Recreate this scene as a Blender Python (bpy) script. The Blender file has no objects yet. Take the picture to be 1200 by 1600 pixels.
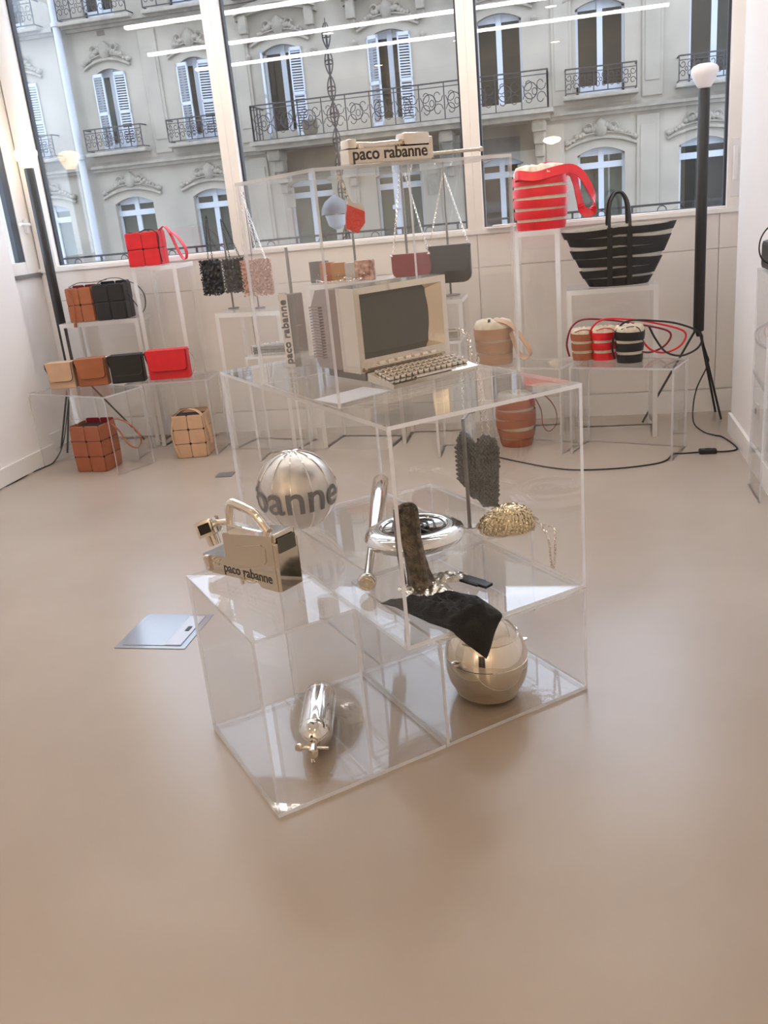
import bpy, bmesh, math, random
from math import sin, cos, pi, radians as R_
from mathutils import Matrix, Vector, noise
random.seed(4)
sc = bpy.context.scene
col = sc.collection

# ------------------------------------------------------------------ camera
YAW, PITCH, ROLL, FPX = 0.2300098562551150, 0.3328742246810007, -0.0974993623736415, 1378.06
def cam_axes():
    cy, sy, cp, sp = cos(YAW), sin(YAW), cos(PITCH), sin(PITCH)
    f = Vector((-sy*cp, cy*cp, -sp)); r = Vector((cy, sy, 0)); u = r.cross(f)
    c, s = cos(ROLL), sin(ROLL)
    return c*r + s*u, -s*r + c*u, f
cr, cu, cf = cam_axes()
cd = bpy.data.cameras.new('camera'); cam = bpy.data.objects.new('camera', cd); col.objects.link(cam)
cam.matrix_world = Matrix(((cr.x, cu.x, -cf.x, 0), (cr.y, cu.y, -cf.y, 0), (cr.z, cu.z, -cf.z, 1.55), (0, 0, 0, 1)))
cd.sensor_fit = 'VERTICAL'; cd.sensor_height = 24.0; cd.lens = FPX*24.0/1600.0
cd.clip_start = 0.05; cd.clip_end = 300
sc.camera = cam
# ------------------------------------------------------------------ sky, exposure, light levels
SKY = 5.0
STRIP = 27.0
WARM = 95.0
w = bpy.data.worlds.new('overcast_sky'); sc.world = w; w.use_nodes = True
nt = w.node_tree; nt.nodes.clear()
wo = nt.nodes.new('ShaderNodeOutputWorld'); bg = nt.nodes.new('ShaderNodeBackground')
tc = nt.nodes.new('ShaderNodeTexCoord'); sx = nt.nodes.new('ShaderNodeSeparateXYZ')
rp = nt.nodes.new('ShaderNodeValToRGB')
rp.color_ramp.elements[0].position = 0.0; rp.color_ramp.elements[0].color = (0.79, 0.87, 1.0, 1)
rp.color_ramp.elements[1].position = 1.0; rp.color_ramp.elements[1].color = (0.70, 0.81, 1.0, 1)
nt.links.new(tc.outputs['Generated'], sx.inputs[0]); nt.links.new(sx.outputs['Z'], rp.inputs[0])
nt.links.new(rp.outputs[0], bg.inputs[0]); bg.inputs[1].default_value = SKY
nt.links.new(bg.outputs[0], wo.inputs[0])
vs = sc.view_settings
vs.view_transform = 'Standard'; vs.look = 'None'; vs.gamma = 1.0; vs.use_curve_mapping = False
vs.exposure = 0.0
cy_ = sc.cycles
cy_.max_bounces = 14; cy_.diffuse_bounces = 4; cy_.glossy_bounces = 6; cy_.transmission_bounces = 6
cy_.transparent_max_bounces = 48; cy_.caustics_reflective = True; cy_.caustics_refractive = False
cy_.sample_clamp_indirect = 6.0; cy_.use_denoising = True

# ------------------------------------------------------------------ materials
M = {}
def newmat(name):
    m = bpy.data.materials.new(name); m.use_nodes = True
    n = m.node_tree; n.nodes.clear()
    o = n.nodes.new('ShaderNodeOutputMaterial')
    M[name] = m
    return m, n, o
def pbr(name, c, rough=0.5, metal=0.0, var=0.0, scale=8.0, bump=0.0, bscale=60.0, spec=0.5, emit=None, es=0, c2=None, detail=4):
    m, n, o = newmat(name)
    p = n.nodes.new('ShaderNodeBsdfPrincipled'); n.links.new(p.outputs[0], o.inputs[0])
    p.inputs['Base Color'].default_value = (*c, 1); p.inputs['Roughness'].default_value = rough
    p.inputs['Metallic'].default_value = metal; p.inputs['Specular IOR Level'].default_value = spec
    if var or c2:
        t = n.nodes.new('ShaderNodeTexCoord'); z = n.nodes.new('ShaderNodeTexNoise')
        z.inputs['Scale'].default_value = scale; z.inputs['Detail'].default_value = detail
        n.links.new(t.outputs['Object'], z.inputs['Vector'])
        r = n.nodes.new('ShaderNodeValToRGB')
        a = c2 if c2 else tuple(x*(1-var) for x in c); b = c if c2 else tuple(min(1, x*(1+var)) for x in c)
        r.color_ramp.elements[0].position = 0.32; r.color_ramp.elements[1].position = 0.68
        r.color_ramp.elements[0].color = (*a, 1); r.color_ramp.elements[1].color = (*b, 1)
        n.links.new(z.outputs[0], r.inputs[0]); n.links.new(r.outputs[0], p.inputs['Base Color'])
    if bump:
        t2 = n.nodes.new('ShaderNodeTexCoord'); z2 = n.nodes.new('ShaderNodeTexNoise')
        z2.inputs['Scale'].default_value = bscale; z2.inputs['Detail'].default_value = 3
        n.links.new(t2.outputs['Object'], z2.inputs['Vector'])
        bm_ = n.nodes.new('ShaderNodeBump'); bm_.inputs['Strength'].default_value = bump; bm_.inputs['Distance'].default_value = 0.01
        n.links.new(z2.outputs[0], bm_.inputs['Height']); n.links.new(bm_.outputs[0], p.inputs['Normal'])
    if emit:
        p.inputs['Emission Color'].default_value = (*emit, 1); p.inputs['Emission Strength'].default_value = es
    return m
def clear(name, tint=(1, 1, 1), f0=0.038, rough=0.0, gain=0.65):
    """thin clear sheet: Schlick mix of straight-through and mirror"""
    m, n, o = newmat(name)
    tr = n.nodes.new('ShaderNodeBsdfTransparent'); tr.inputs[0].default_value = (*tint, 1)
    gl = n.nodes.new('ShaderNodeBsdfGlossy'); gl.inputs['Roughness'].default_value = rough
    lw = n.nodes.new('ShaderNodeLayerWeight'); lw.inputs[0].default_value = 0.5
    pw = n.nodes.new('ShaderNodeMath'); pw.operation = 'POWER'; pw.inputs[1].default_value = 5.0
    mu = n.nodes.new('ShaderNodeMath'); mu.operation = 'MULTIPLY_ADD'; mu.inputs[1].default_value = gain; mu.inputs[2].default_value = f0
    mx = n.nodes.new('ShaderNodeMixShader')
    n.links.new(lw.outputs['Facing'], pw.inputs[0]); n.links.new(pw.outputs[0], mu.inputs[0])
    n.links.new(mu.outputs[0], mx.inputs[0]); n.links.new(tr.outputs[0], mx.inputs[1]); n.links.new(gl.outputs[0], mx.inputs[2])
    n.links.new(mx.outputs[0], o.inputs[0])
    return m
def edge_mat(name, c, transp):
    m, n, o = newmat(name)
    d = n.nodes.new('ShaderNodeBsdfDiffuse'); d.inputs[0].default_value = (*c, 1)
    l = n.nodes.new('ShaderNodeBsdfTranslucent'); l.inputs[0].default_value = (*c, 1)
    a = n.nodes.new('ShaderNodeMixShader'); a.inputs[0].default_value = 0.5
    n.links.new(d.outputs[0], a.inputs[1]); n.links.new(l.outputs[0], a.inputs[2])
    t = n.nodes.new('ShaderNodeBsdfTransparent')
    b = n.nodes.new('ShaderNodeMixShader'); b.inputs[0].default_value = transp
    n.links.new(a.outputs[0], b.inputs[1]); n.links.new(t.outputs[0], b.inputs[2])
    n.links.new(b.outputs[0], o.inputs[0])
    return m
clear('acrylic', (0.995, 0.995, 0.993))
clear('window_glass', (0.95, 0.97, 0.985), 0.05)
clear('far_glass', (0.72, 0.74, 0.72), 0.05, 0.0, 0.6)
edge_mat('acrylic_edge_lit', (0.96, 0.97, 1.0), 0.04)  # bright white stands in for light piped to the sheet edges
edge_mat('acrylic_edge_soft', (0.86, 0.86, 0.88), 0.45)
edge_mat('acrylic_edge_white', (0.93, 0.9, 0.86), 0.05)
pbr('wall_paint', (0.88, 0.85, 0.835), 0.55, var=0.015, scale=2)
pbr('panel_paint', (0.84, 0.79, 0.74), 0.45, var=0.015, scale=2)
pbr('ceiling_paint', (0.85, 0.84, 0.82), 0.7)
pbr('trim_paint', (0.86, 0.83, 0.80), 0.35)
pbr('frame_paint', (0.86, 0.81, 0.76), 0.35)
pbr('gasket', (0.03, 0.035, 0.045), 0.5)
pbr('resin_floor', (0.45, 0.383, 0.327), 0.25, c2=(0.41, 0.343, 0.29), scale=1.3, detail=7, bump=0.02, bscale=9, spec=0.55)
pbr('chrome', (0.86, 0.82, 0.76), 0.07, 1.0)
pbr('chrome_gold', (0.74, 0.69, 0.61), 0.08, 1.0)
pbr('added_door_dark', (0.05, 0.042, 0.038), 0.4)
pbr('chrome_blue', (0.86, 0.87, 0.88), 0.05, 1.0)
pbr('chrome_satin', (0.36, 0.29, 0.265), 0.17, 1.0)
pbr('ball_silver', (0.74, 0.715, 0.68), 0.34, 1.0, bump=0.05, bscale=18)
pbr('foil', (0.80, 0.76, 0.69), 0.22, 1.0, bump=0.25, bscale=22)
pbr('gold_mail', (0.83, 0.72, 0.50), 0.2, 1.0)
pbr('pewter_mail', (0.15, 0.155, 0.155), 0.38, 0.8)
pbr('pewter_cloth', (0.30, 0.265, 0.23), 0.36, 0.9, c2=(0.09, 0.08, 0.07), scale=38, bump=0.8, bscale=170)
pbr('screen_glass', (0.085, 0.088, 0.074), 0.12, 0.0, spec=0.6)
pbr('ink', (0.045, 0.04, 0.04), 0.5)
pbr('ink_grey', (0.07, 0.065, 0.065), 0.45)
pbr('black_metal', (0.018, 0.018, 0.018), 0.45)
pbr('grey_metal', (0.23, 0.22, 0.21), 0.4, 0.6)
pbr('white_plastic', (0.82, 0.79, 0.78), 0.35)
pbr('bulb_off', (0.86, 0.82, 0.82), 0.35)
pbr('bulb_lit', (1, 0.95, 0.88), 0.4, emit=(1.0, 0.78, 0.50), es=9.0)
pbr('strip_lit', (1, 1, 1), 0.4, emit=(1.0, 0.93, 0.86), es=STRIP)
pbr('spot_lit', (1, 1, 1), 0.4, emit=(1.0, 0.72, 0.42), es=WARM)
pbr('black_cord', (0.012, 0.012, 0.012), 0.5)
def leather(n, c, rough=0.42): pbr(n, c, rough, var=0.08, scale=14, bump=0.06, bscale=130)
leather('red_leather', (0.66, 0.012, 0.022)); leather('dark_red_leather', (0.22, 0.01, 0.025))
leather('pink_leather', (0.75, 0.33, 0.30))
leather('tan_leather', (0.36, 0.115, 0.045)); leather('black_leather', (0.009, 0.009, 0.010), 0.38)
leather('beige_leather', (0.60, 0.39, 0.255)); leather('bucket_tan', (0.46, 0.27, 0.165)); leather('brown_leather', (0.34, 0.105, 0.05))
leather('burgundy_leather', (0.19, 0.022, 0.03)); leather('grey_leather', (0.12, 0.11, 0.10)); leather('ochre_leather', (0.42, 0.21, 0.09))
leather('silver_leather', (0.52, 0.50, 0.48))
pbr('cream_cloth', (0.74, 0.66, 0.52), 0.8, var=0.1, scale=20, bump=0.15, bscale=60)
pbr('grey_cloth', (0.62, 0.60, 0.55), 0.8, var=0.08, scale=20)
pbr('black_lining', (0.012, 0.011, 0.011), 0.7)
pbr('black_sequin', (0.012, 0.012, 0.014), 0.35)
pbr('grey_sequin', (0.075, 0.07, 0.07), 0.4)
pbr('pink_sequin', (0.74, 0.47, 0.38), 0.3, 0.3, c2=(0.22, 0.11, 0.085), scale=120)
pbr('silver_sequin', (0.60, 0.60, 0.58), 0.2, 1.0)
pbr('snake_print', (0.62, 0.42, 0.33), 0.4, c2=(0.20, 0.055, 0.04), scale=34, detail=1)
pbr('black_mesh', (0.010, 0.010, 0.011), 0.5, bump=1.0, bscale=330)
pbr('red_foil', (0.72, 0.06, 0.05), 0.22, 0.3, bump=0.6, bscale=80)
pbr('paper_blue', (0.74, 0.78, 0.88), 0.6)
pbr('hatch_steel', (0.27, 0.31, 0.40), 0.12, 0.0, spec=0.8)
pbr('hatch_inlay', (0.47, 0.47, 0.50), 0.35, 0.6)
pbr('tile_grey', (0.16, 0.15, 0.145), 0.5)
# outside
pbr('limestone', (0.43, 0.385, 0.325), 0.85, c2=(0.325, 0.295, 0.25), scale=1.1, detail=8, bump=0.2, bscale=6)
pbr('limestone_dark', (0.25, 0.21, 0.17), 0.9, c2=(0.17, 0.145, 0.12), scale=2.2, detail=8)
pbr('stone_carving', (0.37, 0.33, 0.275), 0.9, c2=(0.26, 0.235, 0.20), scale=5)
pbr('white_joinery', (0.52, 0.56, 0.63), 0.6)
pbr('iron', (0.035, 0.033, 0.04), 0.6)
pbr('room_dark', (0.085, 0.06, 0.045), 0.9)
pbr('net_curtain', (0.40, 0.42, 0.36), 0.9, c2=(0.30, 0.33, 0.30), scale=1.5)
pbr('zinc', (0.50, 0.53, 0.58), 0.5)
pbr('asphalt', (0.12, 0.12, 0.12), 0.9)
pbr('lamp_grey', (0.11, 0.11, 0.125), 0.5)

# ------------------------------------------------------------------ mesh builder
class MB:
    def __init__(s, T=None): s.v = []; s.f = []; s.m = []; s.sm = []; s.T = T or Matrix()
    def add(s, vs_, fs, m=0, smooth=False):
        b = len(s.v); s.v += [tuple(s.T @ Vector(p)) for p in vs_]
        s.f += [tuple(b+i for i in f) for f in fs]; s.m += [m]*len(fs); s.sm += [smooth]*len(fs); return s
    def box(s, x0, y0, z0, x1, y1, z1, m=0):
        v = [(x0,y0,z0),(x1,y0,z0),(x1,y1,z0),(x0,y1,z0),(x0,y0,z1),(x1,y0,z1),(x1,y1,z1),(x0,y1,z1)]
        return s.add(v, [(0,3,2,1),(4,5,6,7),(0,1,5,4),(1,2,6,5),(2,3,7,6),(3,0,4,7)], m)
    def cbox(s, c, d, m=0):
        return s.box(c[0]-d[0]/2, c[1]-d[1]/2, c[2]-d[2]/2, c[0]+d[0]/2, c[1]+d[1]/2, c[2]+d[2]/2, m)
    def bbox(s, x0, y0, z0, x1, y1, z1, b=0.004, m=0):
        """box with chamfered edges"""
        b = min(b, (x1-x0)*.45, (y1-y0)*.45, (z1-z0)*.45)
        bm = bmesh.new(); bmesh.ops.create_cube(bm, size=1)
        for q in bm.verts: q.co = Vector(((x0+x1)/2+q.co.x*(x1-x0), (y0+y1)/2+q.co.y*(y1-y0), (z0+z1)/2+q.co.z*(z1-z0)))
        bmesh.ops.bevel(bm, geom=bm.edges[:], offset=b, segments=2, affect='EDGES', profile=0.6)
        return s.frombm(bm, m, False)
    def frombm(s, bm, m=0, smooth=False):
        bm.verts.index_update()
        s.add([q.co[:] for q in bm.verts], [[q.index for q in f.verts] for f in bm.faces], m, smooth); bm.free(); return s
    def prism(s, pts, d0, d1, axis='y', m=0):
        """extrude a 2D outline (x,z | x,y | y,z) along axis"""
        n = len(pts)
        mk = {'y': lambda p, d: (p[0], d, p[1]), 'z': lambda p, d: (p[0], p[1], d), 'x': lambda p, d: (d, p[0], p[1])}[axis]
        v = [mk(p, d0) for p in pts] + [mk(p, d1) for p in pts]
        f = [tuple(range(n)), tuple(range(2*n-1, n-1, -1))] + [(i, i+n, (i+1) % n+n, (i+1) % n) for i in range(n)]
        return s.add(v, f, m)
    def ring(s, rows, m=0, smooth=True, cap=True, closed=True):
        n = len(rows[0]); v = [p for r in rows for p in r]; f = []
        for i in range(len(rows)-1):
            for j in range(n if closed else n-1):
                f.append((i*n+j, i*n+(j+1) % n, (i+1)*n+(j+1) % n, (i+1)*n+j))
        if cap and closed:
            f.append(tuple(range(n-1, -1, -1))); f.append(tuple((len(rows)-1)*n+j for j in range(n)))
        return s.add(v, f, m, smooth)
    def lathe(s, prof, n=32, m=0, c=(0, 0, 0), smooth=True, cap=True, sx=1, sy=1):
        return s.ring([[(c[0]+sx*r*cos(2*pi*j/n), c[1]+sy*r*sin(2*pi*j/n), c[2]+z) for j in range(n)] for r, z in prof], m, smooth, cap)
    def tube(s, pts, r, n=8, m=0, smooth=True, rs=None):
        pts = [Vector(p) for p in pts]; rows = []; up = None
        for i, p in enumerate(pts):
            t = (pts[min(i+1, len(pts)-1)] - pts[max(i-1, 0)]).normalized()
            if up is None:
                up = Vector((0, 0, 1)) if abs(t.z) < .9 else Vector((1, 0, 0))
            a = (up - t*up.dot(t))
            a = a.normalized() if a.length > 1e-6 else t.orthogonal().normalized()
            b = t.cross(a); up = a
            q = rs[i] if rs else r
            rows.append([tuple(p + a*q*cos(2*pi*j/n) + b*q*sin(2*pi*j/n)) for j in range(n)])
        return s.ring(rows, m, smooth)
    def ribbon(s, pts, wv, wd, th, m=0):
        """flat strap along pts; wv = width direction"""
        pts = [Vector(p) for p in pts]; rows = []
        for i, p in enumerate(pts):
            t = (pts[min(i+1, len(pts)-1)] - pts[max(i-1, 0)]).normalized()
            wv_ = Vector(wv[i] if isinstance(wv, list) else wv)
            a = (wv_ - t*wv_.dot(t)).normalized(); b = t.cross(a)
            rows.append([tuple(p+a*wd/2+b*th/2), tuple(p-a*wd/2+b*th/2), tuple(p-a*wd/2-b*th/2), tuple(p+a*wd/2-b*th/2)])
        return s.ring(rows, m, False)
    def cyl(s, p, q, r, n=16, m=0): return s.tube([p, q], r, n, m)
    def build(s, name, mats, parent=None, loc=None, rot=None, solid=0):
        me = bpy.data.meshes.new(name); me.from_pydata(s.v, [], s.f)
        for k in (mats if isinstance(mats, (list, tuple)) else [mats]): me.materials.append(M[k])
        me.polygons.foreach_set('material_index', s.m); me.polygons.foreach_set('use_smooth', s.sm); me.update()
        bm = bmesh.new(); bm.from_mesh(me); bmesh.ops.recalc_face_normals(bm, faces=bm.faces[:]); bm.to_mesh(me); bm.free()
        if any(s.sm):
            try: me.set_sharp_from_angle(angle=R_(50))
            except Exception: pass
        o = bpy.data.objects.new(name, me); col.objects.link(o)
        if parent: o.parent = parent
        if loc: o.location = loc
        if rot: o.rotation_euler = rot
        if solid:
            md = o.modifiers.new('thick', 'SOLIDIFY'); md.thickness = solid; md.offset = 0
        return o
def spline(P, n=8, closed=False):
    P = [Vector(p) for p in P]; out = []
    N = len(P)
    rng = range(N if closed else N-1)
    g = (lambda i: P[i % N]) if closed else (lambda i: P[max(0, min(N-1, i))])
    for i in rng:
        a, b, c, d = g(i-1), g(i), g(i+1), g(i+2)
        for k in range(n):
            t = k/n
            out.append(0.5*((2*b)+(c-a)*t+(2*a-5*b+4*c-d)*t*t+(3*b-a-3*c+d)*t**3))
    if not closed: out.append(P[-1])
    return out
def thing(name, label, cat, loc=(0, 0, 0), rz=0.0, group=None):
    o = bpy.data.objects.new(name, None); col.objects.link(o); o.empty_display_size = 0.1
    o.location = loc; o.rotation_euler = (0, 0, rz); o['label'] = label; o['category'] = cat
    if group: o['group'] = group
    return o
def tag(o, label, cat, group=None):
    o['label'] = label; o['category'] = cat
    if group: o['group'] = group
    return o
def struct(name, mb, mats, **k):
    o = mb.build(name, mats, **k); o['kind'] = 'structure'; return o
def stuff(o): o['kind'] = 'stuff'; return o
def copy_tree(o, parent=None):
    c = o.copy(); col.objects.link(c)
    if parent: c.parent = parent
    for ch in list(o.children): copy_tree(ch, c)
    return c
_tcache = {}
def text_mb(body, size, depth, bold=0.012, T=None, width=None, warp=None, spacing=1.0):
    """flat lettering as an MB in the local xz plane, facing -y, baseline at z=0, x from 0"""
    cu_ = bpy.data.curves.new('lettering', 'FONT'); cu_.body = body; cu_.size = size; cu_.offset = bold*size; cu_.resolution_u = 4
    cu_.space_character = spacing; cu_.extrude = depth/2 if depth else 0
    ob = bpy.data.objects.new('lettering', cu_); col.objects.link(ob)
    bpy.context.view_layer.update()
    me = bpy.data.meshes.new_from_object(ob.evaluated_get(bpy.context.evaluated_depsgraph_get()))
    vs_ = [q.co.copy() for q in me.vertices]; fs = [tuple(p.vertices) for p in me.polygons]
    bpy.data.objects.remove(ob); bpy.data.curves.remove(cu_); bpy.data.meshes.remove(me)
    x0 = min(q.x for q in vs_); x1 = max(q.x for q in vs_); k = (width/(x1-x0)) if width else 1
    mb = MB(T); mb.add([((q.x-x0)*k, -q.z, q.y*k) if not warp else warp((q.x-x0)*k, q.y*k, q.z) for q in vs_], fs)
    return mb
CA = 0.7092672653270613                                  # heading of the central display cases
UA = Vector((cos(CA), sin(CA), 0)); VA = Vector((-sin(CA), cos(CA), 0))
def UV(u, v, z=0.0): return UA*u + VA*v + Vector((0, 0, z))
# ------------------------------------------------------------------ room shell
XL, XR, YW, YB, ZC, SILL, WT = -3.78, 0.95, 6.34, -3.2, 3.62, 1.335, 3.38
struct('floor', MB().box(-4.3, YB-0.2, -0.12, 1.4, 6.5, 0), 'resin_floor')
struct('ceiling', MB().box(-4.3, YB-0.2, ZC, 1.4, 6.5, ZC+0.15), 'ceiling_paint')
struct('wall_right', MB().box(XR, YB, 0, XR+0.15, 5.75, ZC), 'wall_paint')
struct('wall_right_recess', MB().box(1.10, 5.75, 0, 1.25, YW, ZC), 'wall_paint')
struct('wall_left', MB().box(XL-0.16, YB, 0, XL, 5.67, ZC), 'wall_paint')
struct('wall_left_recess', MB().box(-4.15, 5.67, 0, -4.0, 6.45, 1.31), 'wall_paint')
struct('wall_back', MB().box(-4.3, YB-0.15, 0, 1.4, YB, ZC), 'wall_paint')
dr = struct('added_door_1', MB().bbox(-2.75, YB, 0, -.75, YB+.03, 2.5, .005), 'trim_paint')  # added door, out of view, gives the chrome something dark to reflect
for a_ in (-2.68, -1.74): MB().bbox(a_, YB+.02, .01, a_+.92, YB+.05, 2.43, .004).build('added_door_leaf', 'added_door_dark', dr)
struct('baseboard_right', MB().box(XR-0.018, YB, 0, XR, 5.75, 0.125).box(1.085, 5.75, 0, 1.10, YW, 0.12), 'trim_paint')
struct('baseboard_left', MB().box(XL, YB, 0, XL+0.018, 5.67, 0.125).box(-4.0, 5.67, 0, -3.985, YW, 0.12), 'trim_paint')
struct('baseboard_window', MB().box(-3.985, YW-0.03, 0, 1.085, YW, 0.15), 'trim_paint')
ww = struct('wall_window', MB().box(-4.15, YW, 0, 1.25, YW+0.12, SILL-0.02), 'panel_paint')
xs = [-3.98, -2.34, -0.64, 0.93, 1.09]
for i in range(4):
    for (z0, z1) in ((0.16, 1.085), (1.088, SILL-0.03)):
        MB().bbox(xs[i]+0.002, YW-0.014, z0, xs[i+1]-0.002, YW+0.004, z1, 0.002).build('wall_panel', 'panel_paint', ww)
struct('wall_window_head', MB().box(-4.15, YW-0.02, WT, 1.25, YW+0.12, ZC), 'wall_paint')
struct('trim_1', MB().bbox(-4.0, YW-0.03, SILL-0.03, 1.10, YW+0.12, SILL, 0.004), 'trim_paint')
gl = [(-3.98, -3.84, -2.40, -2.34), (-2.34, -2.28, -0.70, -0.645), (-0.645, -0.59, 0.97, 1.09)]
for i, (a, b, c, d) in enumerate(gl):
    o = struct('window_%d' % (i+1), MB().bbox(a, YW-0.02, SILL, b, YW+0.10, WT).bbox(c, YW-0.02, SILL, d, YW+0.10, WT)
               .bbox(b, YW-0.01, WT-.07, c, YW+0.10, WT).bbox(b, YW-0.01, SILL, c, YW+0.10, SILL+0.012), 'frame_paint')
    MB().box(b, YW+0.03, SILL+.012, b+0.014, YW+0.075, WT-.07).box(c-0.016, YW+0.03, SILL+.012, c, YW+0.075, WT-.07).box(b, YW+.03, SILL+.01, c, YW+.075, SILL+0.016).build('window_gasket', 'gasket', o)
    MB().box(b, YW+0.045, SILL, c, YW+0.053, WT-.05).build('window_pane', 'window_glass', o)
    if i == 2:
        MB().bbox(1.0, YW-0.05, 1.66, 1.035, YW-0.02, 1.70).bbox(0.998, YW-0.065, 1.50, 1.02, YW-0.045, 1.70).bbox(.99, YW-.026, 1.40, 1.04, YW-.018, 1.75, .003).build('window_handle', 'white_plastic', o)
o = struct('window_4', MB().bbox(-4.06, 6.17, 1.31, -3.99, 6.33, WT).bbox(-4.06, 5.3, 1.31, -3.99, 6.17, 1.40).bbox(-4.06, 5.3, WT-.07, -3.99, 6.17, WT).bbox(-4.1, 6.33, 1.31, -4.0, 6.45, ZC), 'frame_paint')
MB().box(-4.03, 6.09, 1.40, -3.995, 6.165, WT-.07).build('window_gasket', 'gasket', o)
MB().box(-4.035, 5.3, 1.40, -4.027, 6.15, WT-.07).build('window_pane', 'window_glass', o)
MB().bbox(-3.99, 6.235, 1.60, -3.965, 6.265, 1.70).tube([(-3.95, 6.25, 1.66), (-3.94, 6.24, 1.66), (-3.94, 6.12, 1.665)], 0.011, 8).build('window_handle', 'white_plastic', o)
struct('trim_2', MB().box(-4.03, 5.68, 1.285, -3.975, 6.33, 1.312), 'grey_metal')

# ------------------------------------------------------------------ pendant lights and wall lamps (partly seen mirrored in the panes), added fill lights
for k, (ya, x0, lab) in enumerate(((5.66, -3.34, 'white linear pendant light nearest the window'), (4.51, -3.7, 'white linear pendant light in the middle of three'), (3.42, -3.7, 'white linear pendant light farthest from the window'))):
    t = thing('linear_light', lab, 'light', (0, ya, 3.0), 0, 'linear pendant lights')
    MB().bbox(x0, -0.03, 0.03, 0.90, 0.03, 0.06).build('housing', 'white_plastic', t)
    MB().bbox(x0+.01, -0.02, 0.004, 0.89, 0.02, 0.0295, .008).build('diffuser', 'strip_lit', t)
    for xx in (x0+0.4, 0.5): MB().cyl((xx, 0, 0.045), (xx, 0, ZC-3.0), 0.003, 6).build('suspension_wire', 'grey_metal', t)
for xx, lab in ((-3.3, 'wall lamp on the far wall beyond the left of the room'), (-0.3, 'wall lamp on the far wall near the right wall')):
    t = thing('wall_lamp', lab, 'lamp', (xx, YB, 2.3), 0, 'wall lamps behind the visitor')
    MB().bbox(-0.05, 0, -0.06, 0.05, 0.02, 0.06).cyl((0, 0.02, 0), (0, 0.12, 0), 0.015).build('wall_bracket', 'white_plastic', t)
    MB().lathe([(0.02, -0.06), (0.11, -0.03), (0.14, 0.0), (0.12, 0.035), (0.02, 0.055)], 24, c=(0, 0.2, 0)).build('lamp_shade', 'spot_lit', t)
def fill_light(x, y, lab):  # added ceiling lamp, out of view, brightens surfaces facing the camera
    t = thing('added_fill_light', lab, 'light', (x, y, ZC), 0, 'added ceiling fill lights')
    MB().lathe([(0.075, 0), (0.085, -0.004), (0.08, -0.012), (0.07, -0.012)], 24, cap=False).build('trim_ring', 'white_plastic', t)
    MB().lathe([(0.07, -0.004), (0.069, -0.006)], 24).build('diffuser', 'spot_lit', t)
for x, y, l in ((-2.9, 0.9, 'added round ceiling fill light behind the cases, left'), (-0.2, 0.6, 'added round ceiling fill light near the right wall'), (-1.5, -0.9, 'added round ceiling fill light in the middle of the room'), (-2.9, -2.2, 'added round ceiling fill light by the far left corner'), (-0.2, -2.2, 'added round ceiling fill light by the far right corner')):
    fill_light(x, y, l)


# our own building above and beside the shop, facing the street
struct('wall_street', MB().box(-18, 6.48, ZC+.02, 9, 6.62, 15).box(-18, 6.48, -4, -4.2, 6.62, ZC+.02).box(1.3, 6.48, -4, 9, 6.62, ZC+.02).box(-4.2, 6.48, -4, 1.3, 6.62, .9), 'limestone')
# ------------------------------------------------------------------ building across the street
YF = 20.0
bld = thing('apartment_building', 'pale limestone apartment building with shutters and iron balconies across the street', 'building', (0, YF, 0))
ups = [(-12.1, .74), (-9.93, .74), (-7.94, .72), (-5.94, .86), (-3.62, .86), (-1.38, .92), (0.60, .94), (2.75, .94), (4.9, .94), (-14.2, .74)]
lows = [(-12.0, .95), (-9.86, .95), (-7.92, .95), (-5.62, 1.0), (-3.64, 1.0), (-1.43, .9), (0.60, .94), (2.6, .94), (4.8, .94), (-14.1, .95)]
holes = []
for x, ww_ in ups: holes.append((x-ww_/2, x+ww_/2, 3.28, 4.95)); holes.append((x-ww_/2, x+ww_/2, 5.95, 7.7))
for x, ww_ in lows: holes.append((x-ww_/2, x+ww_/2, 0.2, 2.27)); holes.append((x-ww_/2, x+ww_/2, -2.6, -0.6))
gx_ = sorted({-16.0, 7.0} | {round(h[0], 4) for h in holes} | {round(h[1], 4) for h in holes})
gz_ = sorted({-4.0, 8.3} | {h[2] for h in holes} | {h[3] for h in holes})
mb = MB()
for i in range(len(gx_)-1):
    for j in range(len(gz_)-1):
        cx_, cz_ = (gx_[i]+gx_[i+1])/2, (gz_[j]+gz_[j+1])/2
        if any(h[0] < cx_ < h[1] and h[2] < cz_ < h[3] for h in holes): continue
        mb.add([(gx_[i], 0, gz_[j]), (gx_[i+1], 0, gz_[j]), (gx_[i+1], 0, gz_[j+1]), (gx_[i], 0, gz_[j+1])], [(0, 1, 2, 3)])
for a, b, c, d in holes:
    mb.add([(a, 0, c), (a, .28, c), (a, .28, d), (a, 0, d)], [(0, 1, 2, 3)]); mb.add([(b, 0, c), (b, .28, c), (b, .28, d), (b, 0, d)], [(0, 1, 2, 3)])
    mb.add([(a, 0, c), (b, 0, c), (b, .28, c), (a, .28, c)], [(0, 1, 2, 3)]); mb.add([(a, 0, d), (b, 0, d), (b, .28, d), (a, .28, d)], [(0, 1, 2, 3)])
    n = 8; h = 0.13                                     # segmental arch filling the top corners
    arc = [(a+(b-a)*k/n, d-h*(2*k/n-1)**2) for k in range(n+1)]
    mb.prism(arc + [(b, d+.001), (a, d+.001)], 0.0, 0.27, 'y')
mb.box(-16, 0.29, -4, 7, 6, 8.3)
mb.build('facade_wall', 'limestone', bld)
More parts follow.
